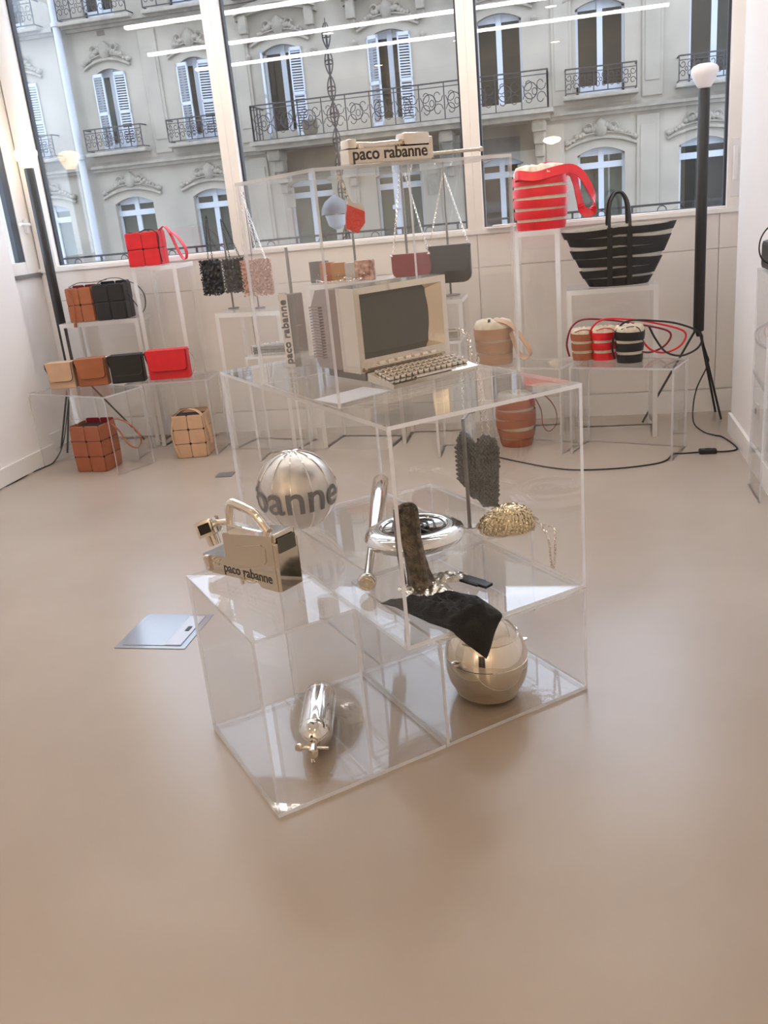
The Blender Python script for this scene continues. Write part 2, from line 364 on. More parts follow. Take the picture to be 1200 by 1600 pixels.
def window_unit(x, w_, z0, z1, transom=None, curtain='net_curtain', seed=0):
    f = MB(); a, b = x-w_/2, x+w_/2; y0, y1 = .14, .19; t = .05
    f.box(a, y0, z0, a+t, y1, z1).box(b-t, y0, z0, b, y1, z1).box(a, y0, z1-.15, b, y1, z1).box(a, y0, z0, b, y1, z0+.16)
    f.box(x-.055, y0-.02, z0, x+.055, y1, z1)
    if transom: f.box(a, y0-.03, transom-.06, b, y1, transom+.06)
    o = f.build('window_frame', 'white_joinery', bld)
    MB().box(a+.01, .165, z0, x-.04, .17, z1-.05).build('pane', 'far_glass', o)
    MB().box(x+.04, .165, z0, b-.01, .17, z1-.05).build('pane', 'far_glass', o)
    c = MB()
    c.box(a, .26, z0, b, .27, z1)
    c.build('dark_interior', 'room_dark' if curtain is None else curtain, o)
for i, (x, w_) in enumerate(ups):
    window_unit(x, w_, 3.12 if 3 <= i <= 5 else 3.28, 4.95, None, None if i not in (1, 3) else 'room_dark')
    window_unit(x, w_, 5.95, 7.7, None, None)
for i, (x, w_) in enumerate(lows):
    window_unit(x, w_, .2, 2.27, 1.93, None if i in (5, 7) else 'net_curtain')
    window_unit(x, w_, -2.6, -.6, None, None)
# curtains caught in one of the upper windows
MB().prism([(-10.22, 4.8), (-9.95, 4.8), (-9.98, 4.2), (-10.1, 3.7), (-10.22, 3.6)], .20, .21, 'y').build('curtain', 'net_curtain', bld)
# louvred shutters folded open in the reveals of the upper floor
def shutter(xh, w_, z0, z1, ang):
    T = Matrix.Translation((xh, -0.01, z0)) @ Matrix.Rotation(ang, 4, 'Z')
    h = z1-z0; m = MB(T).box(0, -.02, 0, .03, .02, h).box(w_-.03, -.02, 0, w_, .02, h).box(0, -.02, 0, w_, .02, .07).box(0, -.02, h-.07, w_, .02, h).box(0, -.02, h*.46, w_, .02, h*.5)
    o = m.build('shutter', 'white_joinery', bld)
    s = MB(T)
    k = 0.09
    while k < h-.09:
        s.add([(.03, -.018, k+.035), (w_-.03, -.018, k+.035), (w_-.03, .014, k), (.03, .014, k)], [(0, 1, 2, 3)]); k += .052
    stuff(s.build('slats', 'white_joinery', o))
for i in (0, 1, 2, 3, 4, 9):
    x, w_ = ups[i]; z0 = 3.15 if i in (3, 4) else 3.3
    if i != 3: shutter(x-w_/2-.02, .27, z0, 4.86, R_(-10 if i != 4 else -25))
    shutter(x+w_/2+.02, .27, z0, 4.86, R_(190 if i != 2 else 195))
    if i == 3: shutter(x-w_/2, .27, z0, 4.86, R_(-75))
# cornices, sills, piers
mb = MB()
for (x0, x1) in ((-16, -10.98), (-10.7, -6.52), (-.4, 7)):
    mb.box(x0, -.10, 2.86, x1, 0, 2.93).box(x0, -.16, 2.93, x1, 0, 2.99).box(x0, -.06, 2.99, x1, 0, 3.06)
for x0, x1 in ((-12.9, -11.0), (-10.75, -5.0), (-4.8, 7)):
    mb.box(x0, -.10, 5.72, x1, 0, 5.78).box(x0, -.2, 5.78, x1, 0, 5.86)
mb.build('cornice', 'stone_carving', bld)
mb = MB()
for x in (-8.9, -6.85, -0.15, 1.6, 3.7):
    mb.bbox(x-.2, -.035, 3.12, x+.2, .01, 5.6, .02).bbox(x-.14, -.05, 3.4, x+.14, 0, 5.2, .012)
for x in (1.52, 3.6, -.35, -2.5, -4.75, -6.75):
    mb.bbox(x-.22, -.035, -.4, x+.22, .01, 2.8, .02).bbox(x-.15, -.05, -.2, x+.15, 0, 2.6, .012)
mb.build('pier', 'limestone', bld)
# carved surrounds and cartouches over each opening
random.seed(9)
def ornament(x, z, s_, w_):
    m = MB()
    n = 14
    arc = [(x+(k/n-.5)*w_*1.5, z+.10-.16*(2*k/n-1)**2) for k in range(n+1)]
    m.tube([(p[0], -.03, p[1]) for p in arc], .035, 6)
    m.tube([(p[0], -.03, p[1]+.10) for p in arc], .02, 6)
    m.lathe([(.001, -.17), (.09, -.13), (.14, 0), (.11, .13), (.03, .2)], 10, c=(x, -.03, z+.26), sy=.45)
    for sgn in (-1, 1):
        for k in range(9):
            u = .10+.065*k; r = .075-.005*k
            m.lathe([(.002, -r), (r*.8, -r*.5), (r, 0), (r*.7, r*.6), (.002, r)], 7, c=(x+sgn*u*w_*1.05, -.03, z+.30-.030*k*(.5+.06*k)+random.uniform(-.03, .03)), sy=.7)
        th = [k*.5 for k in range(13)]
        m.tube([(x+sgn*(.24+(.09-.006*a*1.2)*cos(a*1.1)), -.05, z+.30+(.09-.006*a*1.2)*sin(a*1.1)) for a in th], .018, 5)
        m.lathe([(.002, -.06), (.06, -.02), (.06, .03), (.002, .07)], 7, c=(x+sgn*w_*.72, -.03, z+.05), sy=.7)
    m.build('carved_cartouche', 'stone_carving', bld)
for i, (x, w_) in enumerate(ups): ornament(x, 5.03, 1, w_)
for i, (x, w_) in enumerate(lows):
    if not 3 <= i <= 5: ornament(x, 2.35, 1, w_)
# segmental stone hoods with consoles above the middle upper windows
for x in (-5.94, -3.62, -1.38):
    n = 12; m = MB()
    arc = [(x+(k/n-.5)*1.75, 5.62+.16*(1-(2*k/n-1)**2)) for k in range(n+1)]
    m.prism(arc + [(p[0], p[1]-.09) for p in arc[::-1]], -.26, 0, 'y')
    m.prism([(p[0], p[1]-.09) for p in arc] + [(p[0], p[1]-.17) for p in arc[::-1]], -.15, 0, 'y')
    for sg in (-.72, .72):
        m.bbox(x+sg-.09, -.2, 5.2, x+sg+.09, 0, 5.55, .03).bbox(x+sg-.07, -.13, 5.05, x+sg+.07, 0, 5.22, .03)
        m.lathe([(.002, -.09), (.06, -.04), (.07, .03), (.002, .09)], 8, c=(x+sg, -.03, 4.75))
    m.build('window_hood', 'stone_carving', bld)
# wrought-iron balconies
def iron_panel(m, x0, x1, z0, z1, y, mod):
    m.box(x0, y-.02, z1-.025, x1, y+.02, z1).box(x0, y-.012, z0, x1, y+.012, z0+.02).box(x0, y-.012, z1-.10, x1, y+.012, z1-.085)
    n = max(1, round((x1-x0)/mod)); d = (x1-x0)/n; h = z1-z0
    for k in range(n+1): m.box(x0+k*d-.010, y-.010, z0, x0+k*d+.010, y+.010, z1)
    for k in range(n):
        c = x0+(k+.5)*d; q = d*.23
        for sg in (-1, 1):
            for (zc, zs) in ((z0+h*.28, 1), (z0+h*.64, -1)):
                m.tube([(c+sg*(d*.24)+sg*q*(1-a*.09)*cos(a)*.9, y, zc+zs*q*(1-a*.09)*sin(a)*1.1) for a in [i*.75 for i in range(9)]], .008, 4, smooth=False)
        m.tube([(c+.4*q*cos(a), y, z0+h*.46+.55*q*sin(a)) for a in [i*pi/4 for i in range(9)]], .008, 4, smooth=False)
def balcony(x, w_, z0, z1):
    m = MB(); iron_panel(m, x-w_/2, x+w_/2, z0+.03, z1, -.32, w_/5)
    for sg in (-1, 1): m.box(x+sg*w_/2-.012, -.32, z1-.025, x+sg*w_/2+.012, 0, z1).box(x+sg*w_/2-.01, -.32, z0+.03, x+sg*w_/2+.01, 0, z0+.05)
    m.build('balcony_railing', 'iron', bld)
    MB().bbox(x-w_/2-.05, -.34, z0-.08, x+w_/2+.05, 0, z0, .02).build('balcony_slab', 'stone_carving', bld)
for i in (0, 1, 2, 6, 7, 8, 9): balcony(ups[i][0], 1.36, 3.26, 3.75)
for i in range(len(ups)): balcony(ups[i][0], 1.6, 5.9, 6.45)
m = MB(); iron_panel(m, -6.5, -.42, 3.06, 3.76, -.80, .50)
for x in (-6.5, -.42): iron_panel(m, x-.01, x+.01, 3.06, 3.76, -.8, 1); m.box(x-.012, -.8, 3.73, x+.012, 0, 3.76).box(x-.01, -.8, 3.08, x+.01, 0, 3.1)
for yy in (-.6, -.4, -.2):
    for x in (-6.5, -.42): m.box(x-.01, yy-.01, 3.06, x+.01, yy+.01, 3.76)
m.build('balcony_railing', 'iron', bld)
m = MB()
for c_ in range(12):
    x = -6.25+c_*.5; m.tube([(x+.13*cos(a), -.80, 3.40+.15*sin(a)) for a in [i*pi/6 for i in range(13)]], .010, 4, smooth=False)
m.build('balcony_scrollwork', 'iron', bld)
MB().box(-6.6, -.86, 2.98, -.32, 0, 3.06).box(-6.52, -.76, 2.88, -.40, 0, 2.98).build('balcony_slab', 'stone_carving', bld)
MB().box(-6.4, -.01, 2.36, -.5, .02, 2.87).build('painted_shade_band', 'limestone_dark', bld)  # dark stone tone paints in the shade beneath the balcony slab
for x in (-6.2, -4.62, -2.5, -.62):
    MB().bbox(x-.14, -.62, 2.66, x+.14, 0, 2.88, .05).bbox(x-.12, -.36, 2.44, x+.12, 0, 2.70, .05).bbox(x-.10, -.2, 2.2, x+.10, 0, 2.46, .05).bbox(x-.08, -.1, 2.0, x+.08, 0, 2.2, .03).build('corbel', 'stone_carving', bld)
for x in (-6.1, -4.9, -2.9, -1.0):
    MB().box(x-.1, -.03, 1.7, x+.1, 0, 2.1).build('carved_block', 'stone_carving', bld)
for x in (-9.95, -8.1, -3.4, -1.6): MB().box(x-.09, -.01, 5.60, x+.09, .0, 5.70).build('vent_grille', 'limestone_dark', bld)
for px_, zz in ((-10.88, 0), (-3.68, 1)):
    m = MB().cyl((px_, -.17, -4), (px_, -.17, 8.2 if not zz else 2.85), .085 if not zz else .06, 12)
    for z in ((3.2, 5.9, 1.0) if not zz else (1.5,)): m.lathe([(.085, -.05), (.11, -.04), (.11, .04), (.085, .05)], 12, c=(px_, -.17, z))
    m.build('downpipe', 'zinc', bld)
m = MB().lathe([(.11, 0), (.16, .1), (.17, .3), (.12, .33)], 12, c=(-5.33, -.55, 3.06)).build('flower_pot', 'limestone_dark', bld)
struct('street', MB().box(-40, 6.6, -4.2, 40, 26, -4.0), 'asphalt')
# street lantern in front of the facade
t = thing('street_lantern', 'ornate iron lamp post with a domed grey shade outside the window', 'street lamp', (-3.2, 13, -4.0))
MB().lathe([(.16, 0), (.16, .5), (.09, .6), (.07, 3.0), (.04, 4.0), (.018, 5.3), (.014, 7.8), (.005, 8.0)], 10).build('post', 'iron', t)
m = MB()
for k in range(9):
    z = 5.0+k*.33
    for sg in (-1, 1):
        m.tube([(sg*(.015+.040*sin(pi*i/8)), 0, z+.3*i/8) for i in range(9)], .009, 5)
        m.tube([(sg*(.025+.02*cos(i*.8)), .0, z+.15+.03*sin(i*.8)) for i in range(8)], .009, 4)
m.build('scrollwork', 'iron', t)
MB().lathe([(.21, -.02), (.20, .06), (.15, .15), (.06, .21), (.02, .24)], 20, c=(-.10, -.08, 5.52)).build('lamp_shade', 'lamp_grey', t)
MB().lathe([(.16, 0), (.12, -.14), (.03, -.2)], 16, c=(-.10, -.08, 5.49)).build('lamp_globe', 'zinc', t)
# low railing just outside the panes
t = thing('window_railing', 'thin black railing with small rings just outside the window', 'railing', (0, 6.75, 0))
MB().box(-4.2, -.008, 1.375, 1.3, .008, 1.39).box(-4.2, -.008, 1.30, 1.3, .008, 1.312).build('rail', 'iron', t)
for k in range(14):
    x = -4.1+k*.41
    MB().box(x-.007, -.007, 1.0, x+.007, .007, 1.38).build('baluster', 'iron', t)
    MB().tube([(x+.2+.03*cos(i*pi/6), 0, 1.342+.03*sin(i*pi/6)) for i in range(13)], .004, 5).build('ring', 'iron', t)
MB().box(-4.2, -.3, .95, 1.3, .05, 1.0).build('rail_base', 'zinc', t)
# ------------------------------------------------------------------ clear acrylic boxes
def acrylic(name, label, W, D, H, loc, rz, sides='tlrk', t=0.012, edge='acrylic_edge_lit', group=None, cat='display case', base=None, side=None):
    o = thing(name, label, cat, loc, rz, group)
    def pan(pn, x0, y0, z0, x1, y1, z1):
        d = (x1-x0, y1-y0, z1-z0); ax = d.index(min(d))
        mb = MB().box(x0, y0, z0, x1, y1, z1)
        big = {0: (3, 5), 1: (2, 4), 2: (0, 1)}[ax]
        mb.m = [0 if i in big else (1 if i == 2 else 2) for i in range(6)]  # front-facing edges take the brighter copy, the painted-in piped light
        mb.build(pn, ['acrylic', 'acrylic_edge_lit' if pn == 'bottom_panel' else edge, side or edge], o)
    tb_ = max(t, .012); zt = H-t if 't' in sides else H; zb = tb_ if 'b' in sides else 0
    if 't' in sides: pan('top_panel', 0, 0, H-t, W, D, H)
    if 'b' in sides: pan('bottom_panel', 0, 0, 0, base or W, D, tb_)
    if 'l' in sides: pan('side_panel', 0, 0, zb, t, D, zt)
    if 'r' in sides: pan('side_panel', W-t, 0, zb, W, D, zt)
    yk = D-t if 'k' in sides else D
    if 'k' in sides: pan('back_panel', t, D-t, zb, W-t, D, zt)
    if 'f' in sides: pan('front_panel', t, 0, zb, W-t, t, zt)
    return o
# the central island
acrylic('display_case', 'tall narrow clear case on the floor under the silver camcorder', .298, .55, .54, UV(.603, 1.957, .002), CA, 'tblrk', .008, 'acrylic_edge_soft', base=.545)
acrylic('display_case', 'low clear floor case holding the chrome helmet', .55, .55, .36, UV(1.152, 1.957, .002), CA, 'tblrk', .010, side='acrylic_edge_soft')
acrylic('display_case', 'low clear case standing behind the helmet case under the gold mesh bag', .70, .72, .36, UV(1.235, 2.52, .001), CA, 'tlrk', .010, 'acrylic_edge_soft')
acrylic('display_case', 'long clear open-fronted case holding the ball, disc and bat', .655, 1.30, .65, UV(1.05, 1.96, .362), CA, 'tblrk', .012, side='acrylic_edge_soft')
acrylic('display_case', 'clear cover case over the computer on top of the stack', .65, .585, .645, UV(1.055, 2.25, 1.015), CA, 'tlrkf', .009, 'acrylic_edge_soft')
# plinths along the window
PL = 'clear plinths with pale edges along the window wall'
def plinth(label, x, y, W, D, H, rz=0.0, t=.030, sides='tlrk', edge='acrylic_edge_white'):
    return acrylic('acrylic_plinth', label, W, D, H, (x, y, 0), rz, sides, t, edge, PL, 'plinth')
plinth('clear plinth under the red cube bag beside the left lamp', -3.045, 5.95, .34, .30, 1.30)
plinth('clear plinth under the brown and black cube bags', -3.68, 5.93, .60, .30, .95, R_(6))
plinth('low clear plinth in the left corner over the brown tiled bag', -3.76, 5.49, .79, .33, .54, R_(-20.7), .010, edge='acrylic_edge_soft')
plinth('low clear plinth under the red and black flap bags', -3.08, 5.61, .60, .30, .54, R_(4), .012, edge='acrylic_edge_soft')
plinth('clear plinth under the three hanging sequin bags', -2.41, 5.80, .52, .30, .96, R_(-13))
plinth('clear plinth under the silver chain bag', -2.10, 5.445, .32, .22, .705, R_(0), .016)
plinth('clear plinth under the row of mini bags', -1.72, 5.72, .50, .34, 1.105, R_(-8))
plinth('clear plinth holding the silver pouch with the dangling chain', -.87, 5.38, .19, .30, .735, 0, .016)
plinth('clear plinth under the hanging burgundy and black bags', -1.165, 5.74, .465, .34, .945, 0, .026)
plinth('low clear plinth under the beige bucket bag', -.66, 5.56, .61, .30, .54, R_(-20.7), .010, edge='acrylic_edge_soft')
plinth('tall clear plinth under the red bucket bag', -.365, 5.83, .285, .30, 1.315)
plinth('clear plinth under the black slatted tote', -.045, 5.69, .545, .34, .95)
plinth('low clear plinth under the three striped mini buckets', -.04, 5.37, .62, .31, .54, R_(-20.7), .012, edge='acrylic_edge_soft')
plinth('clear plinth against the right wall cut by the picture edge', .868, 4.38, .075, .30, 1.10, 0, .008, edge='acrylic_edge_soft')

# ------------------------------------------------------------------ soft goods
def tile_panel(o, mat, x0, z0, x1, z1, nx, nz, frame, gap=.0035, cut=.008, top_notch=True, th=.005):
    """leather tiles with clipped corners; frame maps (a, depth, z) to local coordinates"""
    dx, dz = (x1-x0)/nx, (z1-z0)/nz
    for i in range(nx):
        for k in range(nz):
            a0, a1 = x0+i*dx+gap/2, x0+(i+1)*dx-gap/2; b0, b1 = z0+k*dz+gap/2, z0+(k+1)*dz-gap/2
            pts = [(a0+cut, b0), (a1-cut, b0), (a1, b0+cut), (a1, b1-cut), (a1-cut, b1), (a0+cut, b1), (a0, b1-cut), (a0, b0+cut)]
            n = 8; q = .0025
            cx_, cz_ = (a0+a1)/2, (b0+b1)/2
            inn = [(cx_+(p[0]-cx_)*.93, cz_+(p[1]-cz_)*.93) for p in pts]
            v = [frame(p[0], 0, p[1]) for p in pts] + [frame(p[0], th-q, p[1]) for p in pts] + [frame(p[0], th, p[1]) for p in inn]
            f = [tuple(range(16, 24))] + [(j, (j+1) % n, n+(j+1) % n, n+j) for j in range(n)] + [(n+j, n+(j+1) % n, 2*n+(j+1) % n, 2*n+j) for j in range(n)]
            MB().add(v, f).build('leather_tile', mat, o)
def tile_bag(label, mat, loc, rz, w, d, h, nx, ny, nz, group, strap=None, strap_mat=None, back=None, skew=0.0):
    o = thing('tiled_bag', label, 'bag', loc, rz, group)
    hw, hd = w/2, d/2
    wid = lambda z: 1+skew*sin(pi*min(1, max(0, z/h)))
    rows = []
    for z in (0.004, h*.33, h*.66, h*.93):
        k = wid(z); rows.append([(-hw*k, -hd*k, z), (hw*k, -hd*k, z), (hw*k, hd*k, z), (-hw*k, hd*k, z)])
    MB().ring(rows, smooth=False, cap=True).build('lining', 'black_lining', o)
    fr = lambda a, e, z: (a*wid(z), -hd*wid(z)-e, z)
    tile_panel(o, mat, -hw, 0, hw, h, nx, nz, fr)
    tile_panel(o, mat, -hd, 0, hd, h, ny, nz, lambda a, e, z: (hw*wid(z)+e, a*wid(z), z))
    tile_panel(o, mat, -hd, 0, hd, h, ny, nz, lambda a, e, z: (-hw*wid(z)-e, -a*wid(z), z))
    tile_panel(o, back or mat, -hw, 0, hw, h*1.04, nx, nz, lambda a, e, z: (-a*wid(z), hd*wid(z)+e, z))
    if strap:
        for pts, wv, wd in strap: MB().ribbon(spline(pts, 6), wv, wd, .004).build('strap', strap_mat or mat, o)
    return o
CB = 'tiled leather cube bags'
b = tile_bag('small red tiled cube bag on the tall plinth by the window', 'red_leather', (-2.945, 6.05, 1.302), R_(6), .23, .16, .23, 2, 2, 2, CB,
         [([(.10, 0, .22), (.15, 0, .255), (.19, -.01, .20), (.225, -.02, .10), (.26, -.03, .03), (.285, -.035, .03), (.29, -.035, .09), (.245, -.02, .17), (.20, .0, .215)], (.2, 1, .1), .035)], 'red_leather', 'pink_leather')
MB().tube(spline([(-.09, -.07, .235), (-.03, -.08, .222), (.03, -.07, .243), (.09, -.08, .235), (.125, -.085, .20), (.118, -.087, .10), (.125, -.085, .02)], 5), .0035, 6).build('drawcord', 'black_leather', b)
b = tile_bag('tan tiled cube bag touching the black cube bag', 'tan_leather', (-3.505, 6.03, .952), R_(10), .185, .15, .245, 2, 2, 2, CB,
         [([(-.08, -.02, .25), (0, -.02, .275), (.10, -.01, .27), (.2, 0, .28)], (0, 1, 0), .018)], 'black_leather', 'dark_red_leather')
MB().tube(spline([(-.07, -.08, .225), (-.045, -.088, .16), (-.05, -.09, .06), (-.06, -.09, .0)], 5), .004, 6).tube([(-.058, -.092, .0), (-.06, -.094, -.03)], .012, 8).build('drawcord', 'brown_leather', b)
b = tile_bag('black tiled cube bag with thin looping straps', 'black_leather', (-3.275, 6.05, .952), R_(6), .225, .16, .255, 2, 2, 2, CB,
         [([(-.10, 0, .26), (-.02, -.01, .285), (.06, -.01, .285), (.11, 0, .265), (.19, 0, .225), (.235, 0, .15), (.225, 0, .06), (.18, 0, .012)], (0, 1, 0), .014),
          ([(.10, -.03, .24), (.135, -.03, .16), (.18, -.03, .08), (.20, -.03, .03)], (0, 1, 0), .009)], 'black_leather')
tile_bag('brown tiled bucket bag standing inside the low corner plinth', 'brown_leather', (-3.275, 5.425, .0), R_(-4), .225, .20, .325, 2, 2, 3, CB,
         [([(.10, .05, .31), (.17, .05, .335), (.27, .05, .29), (.33, .05, .20), (.30, .05, .13), (.23, .05, .15), (.17, .05, .25), (.12, .05, .30)], (0, 1, .3), .014)], 'tan_leather', 'dark_red_leather', .05)
tile_bag('pale beige tiled bucket bag on the floor left of the ball', 'beige_leather', (-2.665, 5.70, .0), R_(8), .215, .20, .305, 2, 2, 3, CB,
         [([(-.10, -.10, .28), (-.115, -.125, .20), (-.105, -.13, .10), (-.09, -.12, .03)], (1, 0, 0), .010), ([(-.09, .0, .30), (0, -.03, .335), (.09, -.05, .30), (.135, -.06, .18), (.14, -.06, .09)], (1, .4, 0), .018)], 'beige_leather', 'beige_leather', .05)
def flap_bag(label, mat, loc, rz, w, d, h, group, low=None, chain_=False):
    o = thing('flap_bag', label, 'bag', loc, rz, group)
    MB().bbox(-w/2, -d/2+.012, 0, w/2, d/2, h-.004, .010).build('body', low or mat, o)
    r = .028; z0 = h*.30; x0, x1 = -w/2+.02, w/2-.006
    out = [(-w/2+.002, h), (x0, z0+r)] + [(x0+r-r*cos(a), z0+r-r*sin(a)) for a in (pi/6, pi/3, pi/2)] + [(x1-r+r*sin(a), z0+r-r*cos(a)) for a in (0, pi/6, pi/3)] + [(x1, z0+r), (w/2-.002, h)]
    MB().prism(out, -d/2-.010, -d/2-.003, 'y').bbox(-w/2+.002, -d/2-.010, h-.006, w/2-.002, d/2+.003, h+.001, .003).build('flap', mat, o)
    MB().prism([(p[0]*1.012, p[1]-.0035 if p[1] < h else h-.002) for p in out], -d/2-.0028, -d/2+.002, 'y').build('flap_edge', 'black_lining' if mat != 'black_leather' else 'grey_leather', o)
    MB().prism([(-d/2-.004, h-.004), (-d/2-.004, h*.80), (0, h*.45), (d/2, h*.80), (d/2, h-.004)], -w/2-.004, -w/2+.004, 'x').build('gusset_shadow', 'black_lining', o)  # black shape paints in the shadow of the side fold
    m = MB()
    for sg in (-1, 1): m.tube([(sg*(w/2+.004)+.010*cos(a), 0, h-.012+.010*sin(a)) for a in [i*pi/4 for i in range(9)]], .0025, 5)
    m.build('strap_ring', 'chrome', o)
    for k in (-.06, .06): MB().bbox(k-.002, -d/2, h-.001, k+.002, d/2, h+.002, .001).build('seam', low or mat, o)
    if chain_: chain(spline([(w/2+.004, 0, h-.02), (w/2+.03, .01, h*.7), (w/2+.035, .02, h*.35), (w/2+.012, .0, .02)], 6), .009, o, 'chrome')
    return o
def chain(pts, link, parent, mat, name='chain_strap', th=.0016):
    """oval links laid along a path"""
    pts = [Vector(p) for p in pts]; m = MB(); acc = 0.0; k = 0
    for a, b in zip(pts[:-1], pts[1:]):
        L = (b-a).length
        if L < 1e-6: continue
        while acc < L:
            c = a+(b-a)*(acc/L); t = (b-a).normalized(); n1 = t.orthogonal().normalized(); n2 = t.cross(n1)
            s_ = n1 if k % 2 else n2
            m.tube([c+t*link*.75*cos(i*pi/3)+s_*link*.42*sin(i*pi/3) for i in range(7)], th, 4, smooth=False)
            acc += link*1.05; k += 1
        acc -= L
    return stuff(m.build(name, mat, parent))
CL = 'flap clutch bags in a row on the low plinths'
flap_bag('pale beige flap bag, first of the row at the left wall', 'beige_leather', (-3.535, 5.61, .541), R_(7), .190, .09, .185, CL)
flap_bag('tan flap bag between the beige and black flap bags', 'tan_leather', (-3.320, 5.65, .541), R_(10), .212, .09, .195, CL)
flap_bag('black flap bag in the row of clutches', 'black_leather', (-3.080, 5.705, .541), R_(10), .236, .09, .195, CL)
flap_bag('bright red flap bag at the right end of the row', 'red_leather', (-2.790, 5.76, .541), R_(8), .290, .09, .205, CL, None, True)

def bands(o, mat, rb, rt, h, n, gap, z0=.0, tilt=.0, ey=.85, belly=.0, jit=0.0):
    hb = (h-z0-gap*(n-1))/n
    rr = lambda z: rb+(rt-rb)*(z/h)+belly*sin(pi*z/h)
    for k in range(n):
        a, b = z0+k*(hb+gap), z0+k*(hb+gap)+hb; N = 40; rows = []
        tl = tilt*random.uniform(-1, 1)
        for (r, z) in ((rr(a), a), (rr(a)+.004, a), (rr(a)*.5+rr(b)*.5+.006, (a+b)/2), (rr(b)+.004, b), (rr(b), b), (rr(a)*.5+rr(b)*.5+.001, (a+b)/2)):
            rows.append([(r*cos(2*pi*j/N), ey*r*sin(2*pi*j/N), z+(tl*cos(2*pi*j/N+.6) if k else 0)) for j in range(N)])
        rows.append(rows[0])
        MB().ring(rows, cap=False).build('leather_band', mat, o)
    MB().lathe([(.001, .003), (rr(0)-.003, .003), (rr(h*.5)-.003, h*.5), (rr(h)-.003, h)], 40, sy=ey).build('cloth_liner', 'cream_cloth', o)
    # gathered cloth mouth
    N = 60; rows = []
    for (r, z, wv) in ((rr(h)-.004, h-.012, .0), (rr(h)*.97, h+rr(h)*.12, .06), (rr(h)*.82, h+rr(h)*.36, .12), (rr(h)*.50, h+rr(h)*.42, .20), (rr(h)*.22, h+rr(h)*.30, .3), (.001, h+rr(h)*.16, 0)):
        rows.append([((r*(1+wv*sin(9*2*pi*j/N)))*cos(2*pi*j/N), ey*(r*(1+wv*sin(9*2*pi*j/N)))*sin(2*pi*j/N), z+.02*wv*cos(9*2*pi*j/N)) for j in range(N)])
    MB().ring(rows, cap=False).build('gathered_mouth', 'cream_cloth', o)
    return rr
BK = 'banded leather bucket bags'
t = thing('bucket_bag', 'large red banded bucket bag with wide strap by the window', 'bag', (-.195, 5.97, 1.318), 0, BK)
random.seed(3); bands(t, 'red_leather', .145, .165, .315, 5, .016, 0, .012, .9, .012)
MB().ribbon(spline([(-.15, .0, .30), (-.13, -.13, .33), (-.02, -.165, .315), (.10, -.12, .335), (.20, -.05, .34), (.27, -.03, .28), (.325, -.02, .16), (.315, -.02, .08), (.26, -.02, .09), (.235, -.01, .18), (.21, 0, .29), (.17, .0, .335), (.05, .08, .37), (-.08, .10, .345)], 6), [(0, .35, 1)]*79, .055, .005).build('strap', 'red_leather', t)
MB().tube(spline([(-.06, -.08, .34), (-.02, -.03, .37), (.03, -.06, .35), (.06, 0, .37), (0, .05, .36)], 6), .006, 6).build('drawcord', 'dark_red_leather', t)
t = thing('bucket_bag', 'beige banded bucket bag with a broad looped strap', 'bag', (-.50, 5.63, .541), R_(-8), BK)
bands(t, 'bucket_tan', .105, .122, .225, 3, .007, 0, .004, .9)
MB().ribbon(spline([(-.02, -.05, .255), (.05, -.06, .275), (.13, -.06, .24), (.20, -.06, .15), (.24, -.06, .07), (.215, -.06, .035), (.17, -.05, .06), (.13, -.04, .16), (.10, -.02, .24)], 6), (.3, 1, .4), .038, .004).build('strap', 'beige_leather', t)
MB().tube([(-.01, -.07, .26), (-.005, -.08, .285)], .008, 8).build('toggle', 'black_leather', t)
t = thing('bucket_bag', 'brown banded bucket bag inside the low plinth near the floor', 'bag', (-.385, 5.64, .0), R_(-6), BK)
bands(t, 'brown_leather', .095, .118, .30, 5, .010, 0, .010, .9, .018)
MB().ribbon(spline([(.06, 0, .30), (.13, 0, .335), (.20, 0, .31), (.255, 0, .23), (.26, 0, .14), (.215, 0, .085), (.175, 0, .12), (.165, 0, .22), (.13, 0, .30)], 6), (0, 1, 0), .014, .004).build('strap', 'dark_red_leather', t)
MB().prism([(-.01, .30), (.05, .335), (.14, .34), (.11, .27), (.06, .285)], -.06, -.05, 'y').build('pull_tab', 'dark_red_leather', t)
for (nm, mat, x, y, s_, st) in (('tan mini bucket bag, hindmost of the three on the low plinth', 'brown_leather', .05, 5.60, .92, 'dark_red_leather'), ('red mini bucket bag between the tan and black ones', 'red_leather', .175, 5.56, .96, 'red_leather'), ('black mini bucket bag in front of the red one', 'black_leather', .315, 5.43, 1.05, 'black_leather')):
    t = thing('mini_bucket_bag', nm, 'bag', (x, y, .541), 0, 'striped mini bucket bags on the low plinth')
    bands(t, mat, .066*s_, .080*s_, .175*s_, 3, .017, 0, .003, .9)
    L = {'brown_leather': .50, 'red_leather': .46, 'black_leather': .40}[mat]
    MB().tube(spline([(-.085, 0, .02), (-.10, 0, .10), (-.07, -.02, .20), (.0, -.03, .245), (.14, -.03, .235), (.28, -.02, .205), (L, 0, .14), (L-.01, .01, .06), (L-.10, .02, .015), (L-.19, .02, .04), (L-.25, .02, .12), (L-.29, .01, .20)], 7), .006, 6).build('strap', st, t)
    MB().tube(spline([(-.05, -.05, .19*s_), (0, -.07, .205*s_), (.05, -.05, .19*s_), (.07, -.06, .13)], 5), .003, 5).build('drawcord', st, t)
